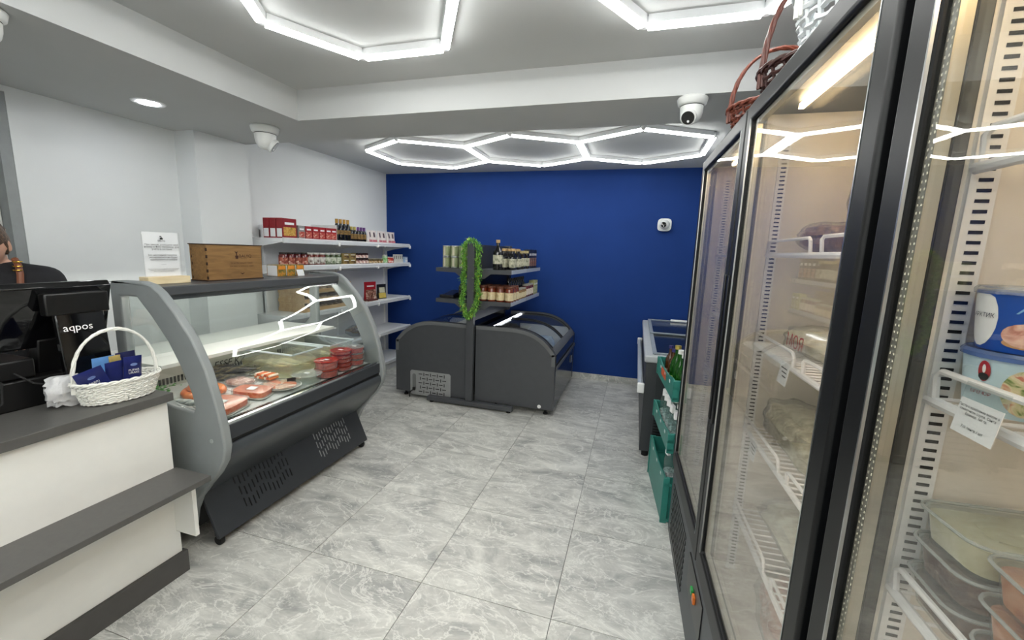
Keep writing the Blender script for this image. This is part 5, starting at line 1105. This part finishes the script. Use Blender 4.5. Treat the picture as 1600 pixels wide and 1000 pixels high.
        for yy in (ya_ - .004, yb_ + .001): tr_.box(-.0008, .004, yy, yy + .003, za - .004, zb2 + .004)
        tr_.build('edge_trim', steel, dr)
        hy = y0 + .02 if di == 0 else y1 - .02
        MB().prism([(hy - .009, 0.95), (hy + .009, .95), (hy + .009, 1.45), (hy - .009, 1.45)], 'x', -.006, .001).build('pull_strip', black, dr, bev=.002)
    root.location = loc; root.rotation_euler = (0, 0, FA); return root
F1 = (.265, 2.285, 0); F2 = (.265 + math.tan(FA) * 1.58, .705, 0)
SH1 = (1.52, 1.24, .96, .67); SH2 = (1.62, 1.335, 1.06, .78)
fridge('charcoal two-door glass fridge standing beyond the nearer one', F1, SH1)
fridge('charcoal glass-door fridge nearest the camera at the right edge', F2, SH2, .066)
def fw(F, x, y, z): c, s_ = math.cos(FA), math.sin(FA); return Vector((F[0] + x * c - y * s_, F[1] + x * s_ + y * c, z))
# bags and packs in the far fridge
def bag(label, F, x, y, z, sz, mat, seed, cover=True, inner=None, name='food_bag', cat='bag'):
    p = fw(F, x, y, z); root = T(name, label, cat, p, 'bags in the far fridge')
    o = lump(MB(), (0, 0, sz[2] + .002), sz, seed, .13, 26, 16).build('contents', mat, None, True); o.parent = root
    if cover:
        o = lump(MB(), (0, 0, sz[2] * 1.12 + .002), tuple(q * 1.1 for q in sz), seed, .11, 22, 14).build('wrapper', film, None, True); o.parent = root
    root.rotation_euler = (0, 0, FA); return root
brown_m = mottled('smoked_meat', ['#4a352c', '#7a5f52', '#a08878'], 16, .5, 1.5); cream_m = mottled('cream_pieces', ['#a8936a', '#d4c8a8', '#e8e0cc'], 18, .45, 1.5); shrimp_m = mottled('shrimp_pieces', ['#8a826a', '#b8b098', '#d6d0bc'], 22, .4, 2.0); green_m = mottled('seaweed_pack', ['#28321f', '#4a563a', '#7d8a62'], 10, .4, 1.2); white_m = mottled('pale_pack', ['#bdb6a4', '#dcd8cc', '#efece4'], 10, .4, 1.5); pink_m = mottled('pink_pack', ['#a8685c', '#c9a094', '#dcd0c4'], 20, .45, 1.5); olive_m = mottled('olive_pack', ['#6a6a3c', '#8a8a58', '#b8b48c'], 12, .45, 1.5)
bag('brown smoked meat bag at the left of the top shelf behind the middle door', F1, .22, -.93, 1.523, (.075, .10, .038), brown_m, 1)
bag('tall clear bag of cream pieces on the top shelf behind the middle door', F1, .24, -1.17, 1.523, (.07, .11, .10), cream_m, 2)
bg = bag('white bag with red print on the second shelf behind the middle door', F1, .20, -1.02, 1.243, (.07, .13, .038), white_m, 3)
tx = text('МОЯ', .05, red_ink, None, (0, 0, 0), '-x', name='lettering'); tx.parent = bg; tx.location = (-.079, -.02, .045)
bk2 = bag('green-black packet with dark print standing on the third shelf', F1, .32, -1.02, .963, (.035, .19, .115), green_m, 4, False)
tx = text('МУКА', .085, ink, None, (0, 0, 0), '-x', name='lettering'); tx.parent = bk2; tx.location = (-.042, 0, .15)
bag('clear bag of pale shrimps at the front of the third shelf', F1, .195, -1.03, .963, (.075, .19, .062), shrimp_m, 5)
bag('pale green-white bag on the fourth shelf behind the middle door', F1, .24, -1.05, .673, (.10, .17, .055), white_m, 6)
bag('olive packet further right on the fourth shelf', F1, .24, -1.37, .673, (.09, .09, .05), olive_m, 7)
bag('pinkish flat pack on the bottom of the far fridge', F1, .26, -1.08, .428, (.13, .18, .06), pink_m, 8)
bag('cream bag on the top shelf behind the far door', F1, .22, -.30, 1.523, (.08, .14, .07), cream_m, 9)
bag('shrimp bag on the second shelf behind the far door', F1, .22, -.32, 1.243, (.08, .16, .05), shrimp_m, 10)
bag('pale pack on the third shelf behind the far door', F1, .22, -.32, .963, (.08, .16, .055), white_m, 11)
bag('blue frosty pack on the fourth shelf behind the far door', F1, .22, -.32, .673, (.08, .16, .055), mottled('frost_pack', ['#5a7a9a', '#8ab0c8', '#cfe0e8'], 12, .4, 1.2), 12)
# printed tubs on the second shelf of the near fridge
blue_pack = M('tub_blue', '#1f4fa8', .3, var=.2, scale=9); sky_pack = M('tub_sky', '#c4dce6', .3, var=.15, scale=9); lid_blue = glass('lid_blue', '#9ab4e4', 1.4, .1, .45, '#7d9ad4')
def pasta_tub(label, p, r, h, body, lidm, blob, blobname, brand, yaw, big):
    root = T('salad_tub', label, 'tub', (0, 0, 0))
    def rr_(z_): return r * (.86 + .14 * z_ / h)
    MB().lathe([(.0, 0), (r * .84, 0), (r * .86, .003), (r, h * .94), (.0, h * .94)], n=36).build('cup', body, root, True)
    MB().lathe([(r * .98, h * .9), (r * 1.05, h * .9), (r * 1.06, h * .97), (r * 1.0, h * 1.02), (r * .9, h * .985), (.0, h * .985)], n=36).build('lid', lidm, root, True)
    def patch(a0, a1, shape, mat, nm, off=.0006, n=18):
        c = ((a0 + a1)/2, (shape[2] + shape[3])/2); rings = (1.0, .8, .6, .4, .2); vs = []; fs = []
        def pt(aa, zz): ra = rr_(zz) + off; return (ra * math.cos(aa), ra * math.sin(aa), zz)
        for f_ in rings:
            for k in range(n): t = 2 * PI * k / n; vs.append(pt(c[0] + f_ * (a1 - a0)/2 * shape[0](t), min(h * .89, c[1] + f_ * (shape[3] - shape[2])/2 * shape[1](t))))
        vs.append(pt(*c))
        for i_ in range(len(rings) - 1):
            for k in range(n): fs.append((i_*n+k, i_*n+(k+1) % n, (i_+1)*n+(k+1) % n, (i_+1)*n+k))
        fs += [((len(rings)-1)*n+k, (len(rings)-1)*n+(k+1) % n, len(vs)-1) for k in range(n)]
        return MB().add(vs, fs).build(nm, mat, root)
    el = (math.cos, math.sin)
    if big:
        patch(-1.65, -.72, (*el, h * .04, h * 1.02), white_ink, 'printed_panel', .0005)
        # mountain
        m_ = MB(); pts = [(-.42, .62), (-.30, .72), (-.18, .76), (-.05, .88), (.06, .80), (.16, .72), (.30, .66), (.36, .60)]
        vs = [((rr_(q * h) + .0009) * math.cos(a), (rr_(q * h) + .0009) * math.sin(a), q * h) for a, q in pts]; m_.add(vs, [tuple(range(len(vs)))]).build('printed_mountain', mottled('mountain_print', ['#3a76b8', '#8abce0', '#e4f0f6'], 40, .4, 1, 0, 0), root)
        patch(-.62, .28, (*el, h * .10, h * .48), blob, blobname, .0011)
        patch(-.60, .24, (*el, h * .08, h * .24), M('bread_print', '#c09468', .5, var=.2), 'printed_bread', .0008)
    else:
        patch(-.40, .50, (*el, h * .06, h * .82), blob, blobname, .0011)
        patch(-.85, -.60, (*el, h * .52, h * .86), red_ink, 'printed_emblem', .0009); patch(-.83, -.62, (*el, h * .54, h * .66), ink, 'printed_emblem', .0012); patch(-.76, -.69, (*el, h * .66, h * .80), white_ink, 'printed_emblem', .0012)
    for (s_, a, zz, sz, mt_) in brand:
        for i, ch in enumerate(s_):
            aa = a + i * sz * .72 / r
            l_ = text(ch, sz, mt_, None, (0, 0, 0), '+x', name='lettering'); l_.parent = root; ra = rr_(zz) + .0014; l_.location = (ra * math.cos(aa), ra * math.sin(aa), zz); l_.rotation_euler = (0, 0, aa)
    root.location = p; root.rotation_euler = (0, 0, yaw); return root
TP = Vector((.427, .604, SH2[1] + .003))
shr = mottled('shrimp_print', ['#b87a66', '#d8a490', '#ecccb8'], 60, .5, 1.5, 0, 0); crab = mottled('salad_print', ['#6a8a3a', '#d8d0a0', '#ead8b4', '#c86a4a'], 60, .5, 1.5, 0, 0)
yaw = math.atan2(-TP.y, -TP.x) + .12
TH = .070
pasta_tub('lower pale printed salad tub behind the price card in the near fridge', TP, .049, TH, sky_pack, lid_blue, crab, 'printed_salad', [('САНТА', -.92, TH * .42, .0052, red_ink), ('БРЕМОР', -.95, TH * .32, .0052, red_ink)], yaw, False)
pasta_tub('upper blue printed paste tub stacked on the pale tub', TP + Vector((0, 0, TH * 1.022)), .048, TH, blue_pack, lid_clear, shr, 'printed_shrimps', [('АРКТИК', -1.34, TH * .55, .0068, ink)], yaw, True)
TP2 = Vector((.425, .487, SH2[1] + .003))
pasta_tub('second pale printed tub cut by the right edge of the picture', TP2, .046, .062, sky_pack, lid_blue, crab, 'printed_salad', [('САНТА', -.92, .028, .005, red_ink)], math.atan2(-TP2.y, -TP2.x) + .3, False)
# price card on the guard
pcd = T('price_card', 'white printed price card clipped to the shelf guard in the near fridge', 'price tag', onx(1524, 662, .357))
o = MB().box(-.0008, .0, -.0275, .0275, -.017, .022).build('card', paper, None); o.parent = pcd
o = MB().box(-.0004, .0006, -.028, .028, .0221, .040).build('clip', plastic_clear, None); o.parent = pcd
l_ = text('Паста с крабовым мясом в\nсливочном соусе. Санта\nБремор, 160 гр.', .0040, ink, None, (0, 0, 0), '-x', sp=1.05); l_.parent = pcd; l_.location = (-.0014, 0, .010)
l_ = text('710 тенге / шт', .0045, ink, None, (0, 0, 0), '-x'); l_.parent = pcd; l_.location = (-.0014, 0, -.008)
pcd.rotation_euler = (0, .12, FA)
for k, (yy, zz, lb) in enumerate(((-1.10, SH1[1], 'second'), (-.95, SH1[2], 'third'))):
    c_ = T('price_card', 'small white price card on the ' + lb + ' shelf guard behind the middle door', 'price tag', fw(F1, .083, yy, zz - .04)); o = MB().box(-.0008, 0, -.03, .03, -.01, .045).build('card', paper, None); o.parent = c_; c_.rotation_euler = (0, .1, FA)
    for q in range(3): o = MB().box(-.0012, -.0009, -.02, .02 - .008 * q, .03 - .01 * q, .033 - .01 * q).build('printed_line', ink, None); o.parent = c_
# clear food boxes on the third shelf of the near fridge
def food_box(label, p, lx, ly, h, cm, rz):
    root = T('food_box', label, 'container', p, 'clear food boxes in the near fridge')
    def ring(s_, z_, n=6):
        out = []; rc = .022
        for (sx, sy, a0) in ((1, 1, 0), (-1, 1, PI/2), (-1, -1, PI), (1, -1, 1.5 * PI)):
            for k in range(n): a = a0 + PI/2 * k / (n - 1); out.append((s_ * (sx * (lx/2 - rc) + rc * math.cos(a)), s_ * (sy * (ly/2 - rc) + rc * math.sin(a)), z_))
        return out
    def loft(rings):
        v_ = [q for r_ in rings for q in r_]; n = len(rings[0]); f_ = [tuple(range(n - 1, -1, -1)), tuple((len(rings) - 1) * n + k for k in range(n))]
        for i in range(len(rings) - 1):
            for k in range(n): f_.append((i*n+k, i*n+(k+1) % n, (i+1)*n+(k+1) % n, (i+1)*n+k))
        return MB().add(v_, f_)
    o = loft([ring(.86, .003), ring(.94, h * .80)]).build('contents', cm, None, True); o.parent = root
    for k in range(4):
        o = lump(MB(), (random.uniform(-.2, .2) * lx, random.uniform(-.2, .2) * ly, h * .80), (lx * .22, ly * .24, h * .10), k + int(p[2] * 1000), .15, 14, 8).build('pieces', cm, None, True); o.parent = root
    o = loft([ring(.88, 0), ring(.97, h * .9)]).build('cup', plastic_clear, None, True); o.parent = root
    o = loft([ring(1.0, h * .9), ring(1.03, h * .92), ring(1.03, h * .985), ring(.98, h), ]).build('lid', plastic_clear, None, True); o.parent = root
    o = MB().tube([Vector(q) for q in ring(1.035, h * .95)], .0022, 6, True).build('rim', glass('rim_clear', '#eef2f2', 1.4, .05, .35, '#e8ecec'), None, True); o.parent = root
    root.rotation_euler = (0, 0, rz); return root
squid = mottled('squid_white', ['#d2c8a4', '#e6dec2', '#f2ecdc'], 16, .4, 1.2); bean = mottled('mince_brown', ['#4a2f2a', '#6a4a42', '#86685c'], 60, .5, .8); orange_m = mottled('orange_salad', ['#b5603a', '#d08458', '#e0a27c'], 24, .45, 1.4)
z = SH2[2] + .003
for k, (cm, nm) in enumerate(((bean, 'lowest clear box of brown mince in the left stack'), (bean, 'second clear box of brown mince in the left stack'), (squid, 'topmost clear box of pale squid in the left stack'))):
    food_box(nm + ' of the near fridge', Vector((.452, .596, z + .0455 * k)), .145, .098, .045, cm, FA + .04 * (k - 1))
for k in range(3):
    food_box(['lowest', 'middle', 'topmost'][k] + ' clear box of orange salad in the right stack of the near fridge', Vector((.452, .476, z + .0455 * k)), .145, .115, .045, orange_m, FA - .03 * k)
z = SH2[0] + .003
food_box('white foam-like box on the upper shelf of the near fridge', fw(F2, .24, -.30, z), .20, .16, .06, white_m, FA)
food_box('clear box of brown mince on the low shelf of the near fridge', fw(F2, .21, -.16, SH2[3] + .003), .20, .16, .06, bean, FA)
# ------------------------------------------------------------------ baskets on top of the far fridge
wicker('wicker_basket', 'reddish brown wicker basket with tall handle at the far end of the fridge top', fw(F1, .20, -.32, 1.9745), .165, .15, .118, 8, 26, .25, wbrown, wbrown, .335, 'x', .008, .006)
wicker('wicker_basket', 'dark brown wicker basket beside the reddish one on the fridge top', fw(F1, .20, -.68, 1.9745), .15, .15, .12, 7, 22, .25, wdark, M('umber_wicker', '#55291f', .45, var=.3, scale=60), .40, 'x', .008, .006)
wicker('wicker_basket', 'white wicker basket nearest the camera on the fridge top', fw(F1, .18, -1.04, 1.9745), .15, .16, .17, 8, 22, .22, M('white_wicker_b', '#c9cdcf', .45, var=.08), wwhite, .40, 'x', .008, .007)
